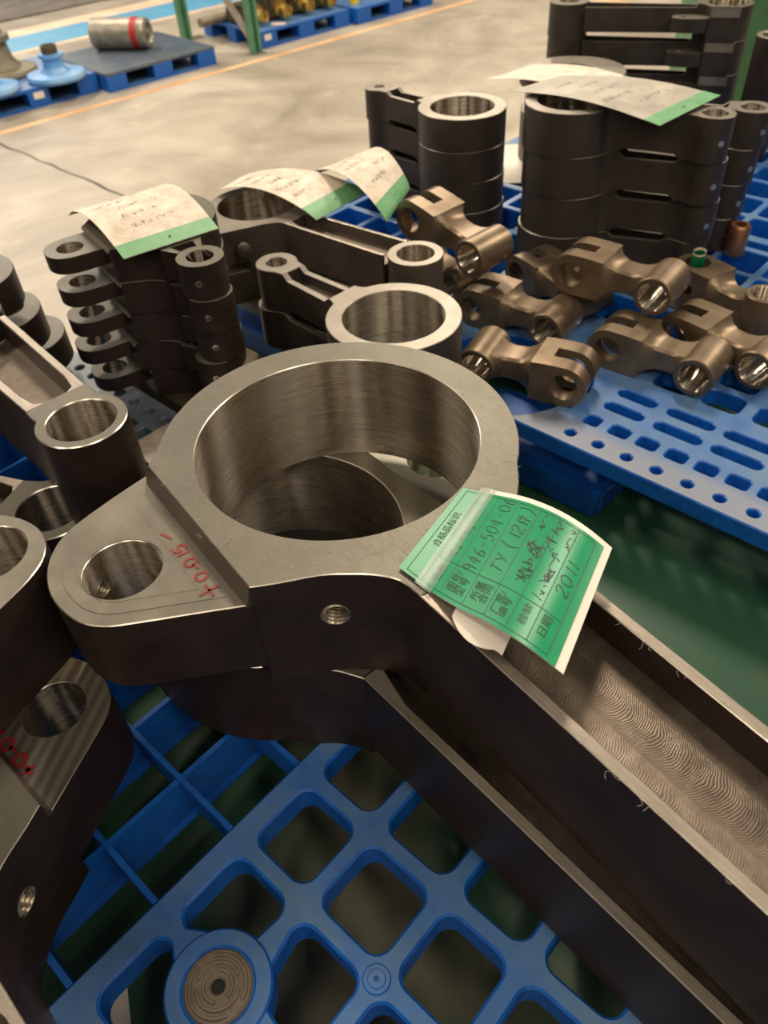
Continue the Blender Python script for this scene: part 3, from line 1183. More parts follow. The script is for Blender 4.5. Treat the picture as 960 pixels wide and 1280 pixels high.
def sheet(name, fn, ns_, nt_, mat, parent, th=0.0004, s0=0., s1=1., t0=0., t1=1., off=0.0):
    bm = bmesh.new()
    g = {}
    for k in (0, 1):
        for i in range(ns_ + 1):
            for j in range(nt_ + 1):
                g[k, i, j] = bm.verts.new(fn(s0 + (s1 - s0) * i / ns_, t0 + (t1 - t0) * j / nt_, off - th * k))
    for i in range(ns_):
        for j in range(nt_):
            bm.faces.new([g[0, i, j], g[0, i + 1, j], g[0, i + 1, j + 1], g[0, i, j + 1]])
            bm.faces.new([g[1, i, j + 1], g[1, i + 1, j + 1], g[1, i + 1, j], g[1, i, j]])
    for i in range(ns_):
        bm.faces.new([g[0, i + 1, 0], g[0, i, 0], g[1, i, 0], g[1, i + 1, 0]])
        bm.faces.new([g[0, i, nt_], g[0, i + 1, nt_], g[1, i + 1, nt_], g[1, i, nt_]])
    for j in range(nt_):
        bm.faces.new([g[0, 0, j], g[0, 0, j + 1], g[1, 0, j + 1], g[1, 0, j]])
        bm.faces.new([g[0, ns_, j + 1], g[0, ns_, j], g[1, ns_, j], g[1, ns_, j + 1]])
    bmesh.ops.recalc_face_normals(bm, faces=bm.faces[:])
    return link(name, bm, mat, parent, 50)


backing = sheet('backing_paper', tagpt, 8, 40, 'paper', tagroot, 0.0005, 0.0, 1.0, 0.20, 1.0, -0.0002)
sheet('green_face', tagpt, 8, 44, 'greentag', tagroot, 0.0003, 0.0, 0.955, 0.0, 0.945, 0.0004)
# curled lower sheet of the tag


def flap(x, y, off=0.0):
    t = 0.37 + 0.31 * y
    bulge = 0.075 * sin(pi * min(1.0, y * 1.15 + 0.02)) ** 0.8 + 0.02
    p = tagpt(0.35 * x - bulge * (1 - x), t, off)
    p.z -= 0.002 + 0.006 * (1 - x) ** 2 + 0.016 * y
    return p


sheet('curled_flap', flap, 8, 12, 'paper', tagroot, 0.0005)
# printed table
TP = lambda x, y, z: tagpt(x, y, 0.0008 + z)


def hl(t, s0=0.03, s1=0.93):
    return [(s0 + (s1 - s0) * k / 10, t) for k in range(11)]


def vl(s, t0, t1):
    return [(s, t0 + (t1 - t0) * k / 14) for k in range(15)]


def ribbon(name, polys, w, mat, parent, fn):
    bm = bmesh.new()
    for pl in polys:
        P3_ = [fn(x, y, 0) for x, y in pl]
        L, R = [], []
        for i, p in enumerate(P3_):
            d = P3_[min(i + 1, len(P3_) - 1)] - P3_[max(0, i - 1)]
            nrm_ = Vector((0, 0, 1))
            if d.length < 1e-9:
                d = Vector((1, 0, 0))
            sd = d.cross(nrm_)
            sd.normalize()
            L.append(bm.verts.new(p + sd * w / 2))
            R.append(bm.verts.new(p - sd * w / 2))
        for i in range(len(P3_) - 1):
            bm.faces.new([L[i], R[i], R[i + 1], L[i + 1]])
    bmesh.ops.recalc_face_normals(bm, faces=bm.faces[:])
    return link(name, bm, mat, parent, smooth=False)


lines = [hl(t) for t in (0.055, 0.155, 0.275, 0.40, 0.53, 0.665, 0.79, 0.90)] + [vl(0.03, 0.055, 0.90), vl(0.93, 0.055, 0.90), vl(0.27, 0.155, 0.90)]
ribbon('printed_table', lines, 0.0005, 'tagprint', tagroot, TP)


def text_on(name, body, size, s, t, mat, parent, fn, sx=0.135, tx=0.185):
    cu = bpy.data.curves.new(name, 'FONT')
    cu.body = body
    cu.size = size
    cu.space_line = 0.85
    cu.resolution_u = 2
    o = bpy.data.objects.new(name, cu)
    COL.objects.link(o)
    dg = bpy.context.evaluated_depsgraph_get()
    dg.update()
    me = bpy.data.meshes.new_from_object(o.evaluated_get(dg))
    bpy.data.objects.remove(o)
    bpy.data.curves.remove(cu)
    for v in me.vertices:
        v.co = fn(s + v.co.x / sx, t - v.co.y / tx, 0.0)
    me.materials.append(M[mat])
    ob = bpy.data.objects.new(name, me)
    COL.objects.link(ob)
    ob.parent = parent
    return ob


for body, s, t, sz in (('合格品标识', 0.32, 0.120, 0.0100), ('名称', 0.08, 0.235, 0.0098), ('图号/\n型号', 0.07, 0.330, 0.0098), ('所属\n合同', 0.09, 0.458, 0.0100), ('厂家/\n编号', 0.07, 0.588, 0.0100), ('检验', 0.10, 0.745, 0.0100), ('日期', 0.10, 0.862, 0.0105)):
    text_on('printed_text', body, sz, s, t, 'tagprint', tagroot, TP)


def hw_(s, x, y, h, w, slant=0.15):
    hs, ht = h / 0.185, w / 0.135
    out = []
    for ch_ in s:
        if ch_ != ' ':
            for pl in GL.get(ch_, []):
                out.append([(x + ht * px + slant * ht * py, y - hs * py) for px, py in pl])
        x += ht * 1.25 * (0.6 if ch_ in '.1' else 1)
    return out


def scr(x0, y0, w, h, n, seed):
    return [[(a, y0 - b) for a, b in p] for p in scribble(x0, 0, w, h, n, seed)]


hand = hw_('946-504-06', 0.26, 0.375, 0.013, 0.0075) + hw_('TY', 0.34, 0.50, 0.012, 0.008) + hw_('(12件)', 0.53, 0.505, 0.014, 0.0095)
hand += scr(0.34, 0.66, 0.30, 0.06, 4, 21) + scr(0.36, 0.775, 0.30, 0.05, 4, 22) + scr(0.60, 0.60, 0.30, 0.05, 3, 23) + scr(0.33, 0.645, 0.34, 0.07, 4, 3) + scr(0.66, 0.71, 0.25, 0.08, 3, 5) + scr(0.30, 0.775, 0.36, 0.07, 3, 8) + scr(0.74, 0.80, 0.18, 0.05, 2, 11) + hw_('2011', 0.42, 0.88, 0.013, 0.009) + scr(0.30, 0.255, 0.30, 0.05, 3, 15)
hand = [smooth_poly(p, 3) if len(p) > 2 else p for p in hand]
ribbon('handwriting', hand, 0.0007, 'ink', tagroot, TP)
# clear tape across the top of the tag
tp = sheet('clear_tape', tagpt, 10, 6, 'tape', tagroot, 0.0002, -0.02, 1.0, 0.13, 0.235, 0.0012)
tp['label'] = 'strip of clear adhesive tape'

# ================================================================== RODS ON THE LEFT
# bottom left rod F (same kind, mirrored)
F_s = 0.85
f1 = Vector((0.7071, -0.7071))
f2 = Vector((0.7071, 0.7071))
F_C = Vector((-0.306, 0.317)) - f1 * 0.117 * F_s - f2 * 0.167 * F_s
rodF, bigF, lugF = master_rod(F_s, 0.135, -1, 0.85, (F_C.x, F_C.y, 0.0006), radians(-45),
                              'dark steel rod cut off by the bottom left corner, red marker on its striped lug', lugmat='lugstripe')
hpF = Vector((0.1475 * F_s, 0.107 * F_s, 0.075))
nF = Vector((0.83, 0.56, 0)).normalized()
cut(bigF, lambda b: cyl_between(b, hpF + nF * 0.02, hpF - nF * 0.02, 0.0125, 24))
thread(bigF, hpF + nF * 0.001, hpF - nF * 0.018, 0.0125)
rdF = Vector((-0.3, 0.95, 0)).normalized()
lcF = Vector((0.005 * F_s, 0.238 * F_s, 0.066))
cut(lugF, lambda b: cyl_between(b, lcF + rdF * 0.02, lcF + rdF * 0.046, 0.0085, 20))
thread(lugF, lcF + rdF * 0.030, lcF + rdF * 0.045, 0.0085)
mt = Matrix.Translation((0.050, 0.1545, 0.1113)) @ Matrix.Rotation(pi, 4, 'Z')
wr = writing('+0.015', 0.0, -0.004, 0.012, 0.012, 0.25)
w_ = strokes('red_writing', wr, 0.004, mt, 'red', lugF)
w_['label'] = 'smudged red marker figures'

# E: rod entering from the left edge, lug end over the bottom rod
E_s = 1.0
E_dir = radians(23)
eb = Vector((-0.366, 0.506))
# lug direction is -y of the rod frame, so rz = dir + 90 deg
E_lug = [(0.118, -0.167), (0.083, -0.212), (0.062, -0.245), (0.040, -0.272), (0.010, -0.288), (-0.022, -0.286), (-0.048, -0.268), (-0.075, -0.235), (-0.100, -0.200), (-0.118, -0.167)]
E_rz = E_dir + pi / 2
off = Vector((0.005 * cos(E_rz) + 0.238 * sin(E_rz), 0.005 * sin(E_rz) - 0.238 * cos(E_rz)))
E_C = eb - off
rodE, bigE, lugE = master_rod(1.0, 0.120, 1, 0.30, (E_C.x, E_C.y, 0.1355), E_rz,
                              'steel rod end at left edge, bright bore, touching the lug marked +0.015', lug=smooth_poly(E_lug, 4), lug_top=0.006, lug_bot=0.0)
lcE = Vector((0.005, -0.238, 0.075))
rdE = Vector((0.6, 0.8, 0)).normalized()
rdE = Vector((-0.75, 0.55, 0)).normalized()
cut(lugE, lambda b: cyl_between(b, lcE + rdE * 0.02, lcE + rdE * 0.055, 0.008, 20))


# small-end rods C over D
def arm_rod(loc, rz, T, ro, ri, L, hw, label, hi=True, group=None):
    """only the small end is in view: boss at the origin, channelled arm along +x, ring far out"""
    root = empty('connecting_rod', loc, rz, label, 'machine part', group)
    ch = 0.0012
    a = radians(48)
    bm = bmesh.new()
    xs_ = ro * cos(a) + 0.028
    up = bez((ro * cos(a), ro * sin(a)), (ro * cos(a) + 0.010, hw + 0.0025), (xs_, hw), 6)
    outl = arc(0, 0, ro, a, 2 * pi - a, 48) + [(x, -y) for x, y in up][1:] + up[::-1][:-1]
    prism(bm, outl, [circle(0, 0, ri, 56)], 0, T, ch, me=3)
    se = link('small_end', bm, ['face', 'side', 'bore', 'edge'], root)
    for sg in (-1, 1):
        bm = bmesh.new()
        o1 = [(xs_ - 0.002, sg * hw), (L, sg * hw * 1.15), (L, sg * (hw * 1.15 - 0.010)), (xs_ + 0.03, sg * (hw - 0.010)), (xs_ + 0.006, sg * (hw - 0.014)), (xs_ - 0.002, sg * (hw - 0.026))]
        prism(bm, o1, (), 0.012, T, ch, me=2)
        link('rim', bm, ['rim', 'side', 'edge'], root)
    bm = bmesh.new()
    box(bm, xs_ - 0.004, L, -hw + 0.003, hw - 0.003, 0.03, T - 0.032)
    link('web', bm, 'web', root, smooth=False)
    bm = bmesh.new()
    prism(bm, circle(L + 0.045, 0, 0.052, 56), [circle(L + 0.045, 0, 0.036, 48)], 0, T, ch)
    link('far_end', bm, ['face', 'side', 'bore'], root)
    return root, se


rodC, seC = arm_rod((-0.320, 0.692, 0.135), radians(131), 0.125, 0.0495, 0.0375, 0.29, 0.0365, 'dark steel rod at left whose round small end stands highest, arm running out at left')
p = Vector((0, 0.0495, 0.05))
pd = Vector((-0.55, -0.83, 0))
cut(seC, lambda b: cyl_between(b, pd * 0.06 + Vector((0, 0, 0.045)), pd * 0.040 + Vector((0, 0, 0.045)), 0.0042, 14), 3)
rodD, seD = arm_rod((-0.400, 0.698, 0.0), radians(160), 0.130, 0.056, 0.040, 0.30, 0.036, 'steel rod under the tall round small end at left, only its dark bore showing')

# H: three staggered rods at the upper left edge
Hs = 0.90
protoH = None
for k, (px_, py_, zt) in enumerate(((-0.588, 1.214, 0.08), (-0.585, 1.150, 0.16), (-0.590, 1.120, 0.24))):
    lab = ['bottom rod end of the three stacked at the left edge', 'middle rod end of the three stacked at the left edge', 'top rod end of the three stacked at the upper left edge'][k]
    dr_ = radians(22 + 4 * k)
    rz = dr_ + pi / 2
    off = Vector((0.005 * cos(rz) + 0.238 * sin(rz), 0.005 * sin(rz) - 0.238 * cos(rz))) * Hs
    loc = (px_ - off.x, py_ - off.y, zt - 0.0794)
    if protoH is None:
        protoH, _, _ = master_rod(Hs, 0.0795, 1, 0.3, loc, rz, 'dark steel ' + lab, 'staggered rod ends at the left edge', lug_top=0.0, lug_bot=0.030, hi=False)
    else:
        copy_tree(protoH, loc, rz, 'dark steel ' + lab)

# I: tall leaning stack with tabs and bosses
I_C, I_R = Vector((-0.333, 1.213)), radians(-57)
protoI = None
names = ['lowest', 'second', 'third', 'fourth', 'fifth', 'sixth', 'topmost']
I_lug = smooth_poly([(0.070, -0.120), (0.072, -0.190), (0.069, -0.250), (0.052, -0.288), (0.020, -0.304), (-0.015, -0.304), (-0.046, -0.288), (-0.063, -0.250), (-0.066, -0.190), (-0.064, -0.120)], 4)
for k in range(5):
    z = 0.0010 + 0.0525 * k
    j = [(0.004, 0.004, 2), (-0.003, 0.0, -1), (0.0, 0.0, 1), (0.003, -0.003, 0), (0, 0, 0)][k]
    loc = (I_C.x + j[0], I_C.y + j[1], z)
    lab = {0: 'lowest rod of the stack with side tabs left of centre', 4: 'topmost rod of the side-tab stack, directly under its paper tag'}.get(k, '%s rod from the bottom in the stack with side tabs' % names[k])
    if protoI is None:
        protoI, bI, lI = master_rod(0.56, 0.0523, 1, 0.144, loc, I_R + radians(j[2]), lab, 'stacked rods with tabs left of centre', small_end=(0.0345, 0.0200), lug_top=0.006, lug_bot=0.0215, lug=I_lug, hi=False, w_end=0.036)
        bm = bmesh.new()
        prism(bm, circle(0.118 + 0.026, 0, 0.0287, 8), (), 0, 0.0002, 0, 0, 0, 0)
        bm.free()
        bm = bmesh.new()
        lathe(bm, [(0, 0.0), (0.0050, 0.0), (0.0050, 0.0012), (0.0014, 0.0004), (0, 0.0004)], 12)
        q_ = Vector((0.175, 0, 0.026)) + Vector((0.80, -0.60, 0)).normalized() * 0.0340
        xform(bm, Matrix.Translation(q_) @ Vector((0.80, -0.60, 0)).to_track_quat('Z', 'Y').to_matrix().to_4x4())
        link('oil_hole', bm, 'edge', protoI)
    else:
        copy_tree(protoI, loc, I_R + radians(j[2]), lab)


bm = bmesh.new()
pb = [un(-1.30, 0.54), un(-0.86, 0.54), un(-0.86, 0.73), un(-1.30, 0.73)]
cxb, cyb = sum(p[0] for p in pb) / 4, sum(p[1] for p in pb) / 4
prism(bm, [(p[0] - cxb, p[1] - cyb) for p in pb], (), PZ + 0.0002, 0.0004, 0.002, 0, 0, 0)
o = link('support_block', bm, 'casting', smooth=False)
o.location = (cxb, cyb, 0)
tag(o, 'dark block under the stack with side tabs, between the two pallets', 'block')


# ================================================================== LINK RODS (ring + channelled arm + small boss)
def link_rod(loc, rz, T, R, Ri, r, ri, L, label, group=None, mats=('pale', 'side3', 'bore'), gap=0.125, hole=None, hole_z=0.45):
    root = empty('link_rod', loc, rz, label, 'machine part', group)
    ch = 0.0010
    bm = bmesh.new()
    hw = r * 0.80
    a = atan2(hw * 1.25, math.sqrt(max(1e-9, R * R - (hw * 1.25) ** 2)))
    xr_ = R + 0.012
    f = bez((R * cos(a), R * sin(a)), (R * cos(a) + 0.008, hw), (xr_, hw), 5)
    prism(bm, arc(0, 0, R, a, 2 * pi - a, 64) + [(x, -y) for x, y in f][1:] + f[::-1][:-1], [circle(0, 0, Ri, 64)], 0, T, ch)
    link('big_end', bm, mats, root)
    bm = bmesh.new()
    xb = L - r - 0.008
    a = radians(125)
    f = bez((L + r * cos(a), r * sin(a)), (L + r * cos(a) - 0.006, hw * 0.86), (xb, hw * 0.82), 4)
    prism(bm, arc(L, 0, r, -a, a, 36) + f[1:] + [(x, -y) for x, y in f[::-1]][:-1], [circle(L, 0, ri, 32)], 0, T, ch)
    link('small_end', bm, mats, root)
    g = T * gap
    for sg in (-1, 1):
        bm = bmesh.new()
        x0 = xr_
        rw = hw * 0.36
        top = [(x0, T), (x0 + 0.012, T - g), (xb - 0.012, T - g), (xb, T)]
        bot = [(x0, 0), (x0 + 0.012, g), (xb - 0.012, g), (xb, 0)]
        yo = lambda x: hw + (hw * 0.82 - hw) * (x - x0) / (xb - x0)
        vs = []
        for lst in (top, bot):
            vs.append([(bm.verts.new((x, sg * yo(x), z)), bm.verts.new((x, sg * (yo(x) - rw), z))) for x, z in lst])
        for i in range(3):
            t0, t1, b0, b1 = vs[0][i], vs[0][i + 1], vs[1][i], vs[1][i + 1]
            bm.faces.new([t0[0], t1[0], t1[1], t0[1]]).material_index = 0
            bm.faces.new([b0[0], b0[1], b1[1], b1[0]]).material_index = 1
            bm.faces.new([b0[0], b1[0], t1[0], t0[0]]).material_index = 1
            bm.faces.new([b0[1], t0[1], t1[1], b1[1]]).material_index = 1
        bm.faces.new([vs[0][0][0], vs[0][0][1], vs[1][0][1], vs[1][0][0]]).material_index = 1
        bm.faces.new([vs[0][3][0], vs[1][3][0], vs[1][3][1], vs[0][3][1]]).material_index = 1
        bmesh.ops.recalc_face_normals(bm, faces=bm.faces[:])
        link('rim', bm, mats[:2], root)
    bm = bmesh.new()
    prism(bm, [(xr_ - 0.002, -hw + 0.002), (xb + 0.002, -hw * 0.82 + 0.002), (xb + 0.002, hw * 0.82 - 0.002), (xr_ - 0.002, hw - 0.002)], (), T * 0.36, T * 0.66, 0, 0, 0, 0)
    link('web', bm, 'side2', root)
    if hole is not None:
        d = Vector((cos(hole), sin(hole), 0))
        bm = bmesh.new()
        lathe(bm, [(0, 0.0), (0.0056, 0.0), (0.0056, 0.0012), (0.0018, 0.0004), (0, 0.0004)], 12)
        xform(bm, Matrix.Translation(Vector((L, 0, T * hole_z)) + d * (r - 0.0003)) @ d.to_track_quat('Z', 'Y').to_matrix().to_4x4())
        link('oil_hole', bm, 'edge', root)
    return root


# J2: two rods right behind the big ring
J_a = atan2(1.271 - 1.063, -0.155 - 0.035)
j0 = link_rod((0.035, 1.063, 0.075), J_a, 0.0745, 0.1045, 0.0790, 0.036, 0.0185, 0.282, 'dark link rod with bright bored ring just behind the biggest ring, upper of two', 'pair of link rods behind the biggest ring')
copy_tree(j0, (0.033, 1.070, 0.0), J_a + radians(1.5), 'lower link rod of the pair just behind the biggest ring')

# J1: two master rods under the curled paper tags
J1_C, J1_R = Vector((-0.203, 1.490)), radians(-41.6)
j1, _, _ = master_rod(0.53, 0.0823, 1, 0.339, (J1_C.x, J1_C.y, 0.0825), J1_R, 'brown steel rod under the two curled paper tags, upper of two', 'pair of rods under the curled paper tags',
                      small_end=(0.0470, 0.0320), lug_top=0.0, lug_bot=0.02, hi=False, w_end=0.075, sidemat='side2', topmat='pale')
copy_tree(j1, (J1_C.x + 0.004, J1_C.y + 0.006, 0.0), J1_R - radians(1), 'brown steel rod under the curled paper tags, lower of two')
bm = bmesh.new()
lathe(bm, [(0, 0), (0.011, 0), (0.011, 0.010), (0.0135, 0.010), (0.0135, 0.020), (0.006, 0.024), (0, 0.024)], 14)
xform(bm, Matrix.Translation((0.058, -0.1, 0.05)) @ Vector((0.86, -0.5, 0)).to_track_quat('Z', 'Y').to_matrix().to_4x4())
b_ = link('bolt', bm, 'side2', j1)

# K: four rods, open ring on top
K_a = atan2(1.882 - 1.708, 0.055 - 0.2155)
lab = ['lowest', 'second from bottom', 'third from bottom', 'top']
k0 = None
for k in range(4):
    j = [(0.004, 0.0, 1), (0.002, 0.001, 0), (0, 0, -1), (0, 0, 0)][k]
    lb = '%s link rod in the dark stack with an open bright ring, upper middle' % lab[k]
    if k0 is None:
        k0 = link_rod((0.2155 + j[0], 1.708 + j[1], 0), K_a, 0.0623, 0.0900, 0.0655, 0.033, 0.0125, 0.238, lb, 'link rods in the upper middle stack')
    else:
        copy_tree(k0, (0.2155 + j[0], 1.708 + j[1], 0.0625 * k), K_a + radians(j[2]), lb)

# L: four rods under the dusty grey tag
L_a = atan2(1.412 - 1.530, 0.622 - 0.397)
l0 = None
for k in range(4):
    j = [(0.0, 0.0, 1.5), (0.004, 0.0, 1), (0.001, 0.0, -0.5), (-0.003, 0.0, -1.5)][k]
    lb = '%s link rod in the dark stack at right under a dusty grey tag' % lab[k]
    if l0 is None:
        l0 = link_rod((0.397 + j[0], 1.530 + j[1], 0), L_a + radians(j[2]), 0.0748, 0.0850, 0.062, 0.034, 0.0215, 0.252, lb, 'link rods in the right stack', hole=radians(-50))
    else:
        copy_tree(l0, (0.397 + j[0], 1.530 + j[1], 0.075 * k), L_a + radians(j[2]), lb)
# M: second stack right behind L
m0 = None
for k in range(4):
    lb = '%s link rod in the narrower stack behind the right stack' % lab[k]
    if m0 is None:
        m0 = link_rod((0.50, 1.67, 0), radians(-31), 0.0658, 0.050, 0.035, 0.036, 0.022, 0.262, lb, 'link rods behind the right stack', hole=radians(-40))
    else:
        copy_tree(m0, (0.50 + 0.003 * k, 1.67 - 0.003 * k, 0.066 * k), radians(-31 + k), lb)

# N: far tall stack with pale lugs
n0_ = None
for k in range(4):
    lb = '%s rod in the tall far stack at the top right corner' % lab[k]
    loc = (0.935 - 0.002 * k, 2.20, 0.075 * k)
    if n0_ is None:
        n0_, bN, lN = master_rod(0.33, 0.0748, -1, 0.34, loc, radians(160), lb, 'rods in the tall far stack', small_end=(0.05, 0.025), lug_top=0.022, lug_bot=0.022, hi=False, w_end=0.10, ag=0.008, sidemat='side3',
                                 bore=(0.305, -0.150, 0.028), lug=smooth_poly([(0.105, -0.09), (0.13, -0.20), (0.22, -0.222), (0.31, -0.222), (0.37, -0.19), (0.385, -0.15), (0.37, -0.105), (0.31, -0.085), (0.22, -0.075)], 3))
    else:
        copy_tree(n0_, loc, radians(160), lb)
# darker bushings at the right edge
for i, (x, y, r, hgt, lb) in enumerate(((0.985, 2.02, 0.045, 0.265, 'tall dark sleeve standing at the right edge behind the right stack'),)):
    bm = bmesh.new()
    prism(bm, circle(0, 0, r, 40), [circle(0, 0, r * 0.7, 32)], 0, hgt, 0.001)
    o = link('steel_sleeve', bm, ['pale', 'side', 'bore'])
    o.location = (x, y, 0)
    tag(o, lb, 'sleeve')
# red and white carton and green cabinet far right
bm = bmesh.new()
box(bm, -0.03, 0.03, -0.015, 0.015, 0, 0.075, 0)
box(bm, -0.03, 0.03, -0.0155, 0.0155, 0.075, 0.10, 1)
box(bm, -0.032, 0.032, -0.017, 0.017, 0.0, 0.02, 1)
o = link('carton', bm, ['redpaint', 'paper'], smooth=False)
o.location = (1.02, 2.33, 0.0005)
o.rotation_euler = (0, 0, 0.4)
tag(o, 'small red and white carton between the far stack and the tall sleeve', 'box')
gc = empty('green_cabinet', (2.15, 3.9, FZ), radians(-8), 'dark green painted cabinet behind the far stack at the top right corner', 'cabinet')
bm = bmesh.new()
box(bm, -0.62, 0.62, -0.3, 0.3, 0, 2.6)
bmesh.ops.bevel(bm, geom=bm.edges[:], offset=0.008, segments=2, affect='EDGES')
link('body', bm, 'greenpaint', gc)
for x in (-0.60, 0.01):
    bm = bmesh.new()
    box(bm, x, x + 0.59, -0.318, -0.301, 0.06, 2.5)
    bmesh.ops.bevel(bm, geom=bm.edges[:], offset=0.004, segments=1, affect='EDGES')
    link('door', bm, 'greenpaint', gc)
# copper-coloured bushing
bm = bmesh.new()
lathe(bm, [(0.010, 0.0), (0.021, 0.0), (0.021, 0.055), (0.018, 0.060), (0.011, 0.060), (0.010, 0.0)], 28)
bmesh.ops.recalc_face_normals(bm, faces=bm.faces[:])
o = link('copper_bushing', bm, 'copper')
o.location = (0.752, 1.488, 0)
tag(o, 'small copper coloured bushing behind the boss ends of the right stack', 'bushing')
# grey turned casting behind K and L
bm = bmesh.new()
prism(bm, circle(0, 0, 0.120, 48), [circle(0, 0, 0.06, 32)], 0, 0.115, 0.002)
prism(bm, circle(0, 0, 0.112, 48), [circle(0, 0, 0.06, 32)], 0.115, 0.175, 0.001, 0, 2, 2)
prism(bm, circle(0, 0, 0.128, 48), [circle(0, 0, 0.06, 32)], 0.175, 0.198, 0.002)
o = link('flanged_sleeve', bm, ['pale', 'side2', 'pale'])
o.location = (0.535, 2.10, 0.001)
tag(o, 'grey flanged sleeve under a pale paper between the two dark stacks', 'sleeve')


# ================================================================== PAPER TAGS AND SHEETS
def paper_tag(name, corners, zf, label, mat='paperold', edge='greenedge', edge_at=0.88, group=None, nt_=20, seed=1, writing_=True, dip=0.0):
    """corners: far-left, far-right, near-right, near-left (x,y); zf(s,t) height; t runs from far to near"""
    fl, fr, nr_, nl = [Vector(c) for c in corners]
    ctr = (fl + fr + nr_ + nl) / 4
    root = empty(name, (ctr.x, ctr.y, zf(0.5, 0.5)), 0, label, 'tag', group)

    def fn(s, t, off=0.0):
        p = fl.lerp(fr, s).lerp(nl.lerp(nr_, s), t)
        return Vector((p.x - ctr.x, p.y - ctr.y, zf(s, t) + off - root.location.z))
    sheet('paper_face', fn, 10, nt_, mat, root, 0.0005)
    if edge:
        sheet('green_edge', fn, 10, 4, edge, root, 0.0003, 0.0, 1.0, edge_at, 1.0, 0.0005)
        bm = bmesh.new()
        c_ = fn(0.52, (edge_at + 1) / 2, 0.0010)
        prism(bm, circle(0, 0, 0.0022, 12), (), 0, 0.0002, 0, 0, 0, 0)
        xform(bm, Matrix.Translation(c_))
        link('punched_hole', bm, 'ink', root)
    if writing_:
        rnd = random.Random(seed)
        pl = []
        for rws in range(5):
            t = 0.25 + 0.13 * rws
            x = rnd.uniform(0.08, 0.35)
            ln = rnd.uniform(0.3, 0.55)
            pl += [[(a, t - b) for a, b in p] for p in scribble(x, 0, ln, 0.055, 6, seed * 10 + rws)]
        ribbon('handwriting', pl, 0.0006, 'ink', root, lambda x, y, z: fn(min(1, x), min(1, y), 0.0009))['kind'] = 'stuff'
    return root


paper_tag('paper_tag', [(-0.472, 1.251), (-0.341, 1.341), (-0.219, 1.148), (-0.345, 1.065)],
          lambda s, t: 0.2650 + 0.026 * sin(pi * (0.02 + 0.96 * t)) - 0.006 * max(0, 0.12 - t) / 0.12, 'curved dusty paper tag with green edge lying on the stack with side tabs', seed=2, nt_=20)
paper_tag('paper_tag', [(-0.289, 1.550), (-0.245, 1.617), (0.011, 1.498), (-0.086, 1.384)],
          lambda s, t: 0.170 + 0.030 * sin(pi * min(1, max(0, t * 1.0))) ** 0.8, 'long curled paper tag with green end, left of two over the brown rod', seed=3, edge_at=0.87, writing_=True)
paper_tag('paper_tag', [(-0.112, 1.592), (0.004, 1.672), (0.092, 1.500), (0.040, 1.352)],
          lambda s, t: 0.171 + 0.046 * sin(pi * t) ** 0.8, 'arched paper tag with green end beside the small clevis link, right of two', seed=4, edge_at=0.88)
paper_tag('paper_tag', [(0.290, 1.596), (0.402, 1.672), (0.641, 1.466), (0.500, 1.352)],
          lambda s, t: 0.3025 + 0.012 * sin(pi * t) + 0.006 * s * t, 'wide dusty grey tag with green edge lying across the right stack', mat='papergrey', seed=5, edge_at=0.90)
paper_tag('paper_tag', [(0.318, 2.065), (0.452, 2.160), (0.655, 1.985), (0.520, 1.895)],
          lambda s, t: 0.2010 + 0.012 * sin(pi * t), 'pale tag on the grey flanged sleeve between the two dark stacks', seed=6, edge_at=0.90, writing_=False)


def flat_sheet(name, pts, z, label, mat='paper'):
    bm = bmesh.new()
    cx = sum(p[0] for p in pts) / len(pts)
    cy = sum(p[1] for p in pts) / len(pts)
    prism(bm, [(x - cx, y - cy) for x, y in pts], (), 0, 0.0012, 0, 0, 0, 0)
    o = link(name, bm, mat, smooth=False)
    o.location = (cx, cy, z)
    tag(o, label, 'sheet')
    return o


flat_sheet('paper_sheet', [(-0.392, 0.980), (-0.300, 1.068), (-0.150, 0.90), (-0.26, 0.80)], 0.0002, 'beige paper sheet on the pallet left of the biggest ring', 'paperold')
flat_sheet('paper_sheet', [(0.34, 1.935), (0.62, 1.90), (0.64, 2.19), (0.36, 2.20)], -0.0005, 'pale paper sheet under the grey flanged sleeve')
flat_sheet('paper_sheet', [(-0.36, 0.265), (-0.30, 0.258), (-0.27, 0.16), (-0.36, 0.15)], PZ + 0.0002, 'white paper scrap below the lattice at the bottom left')


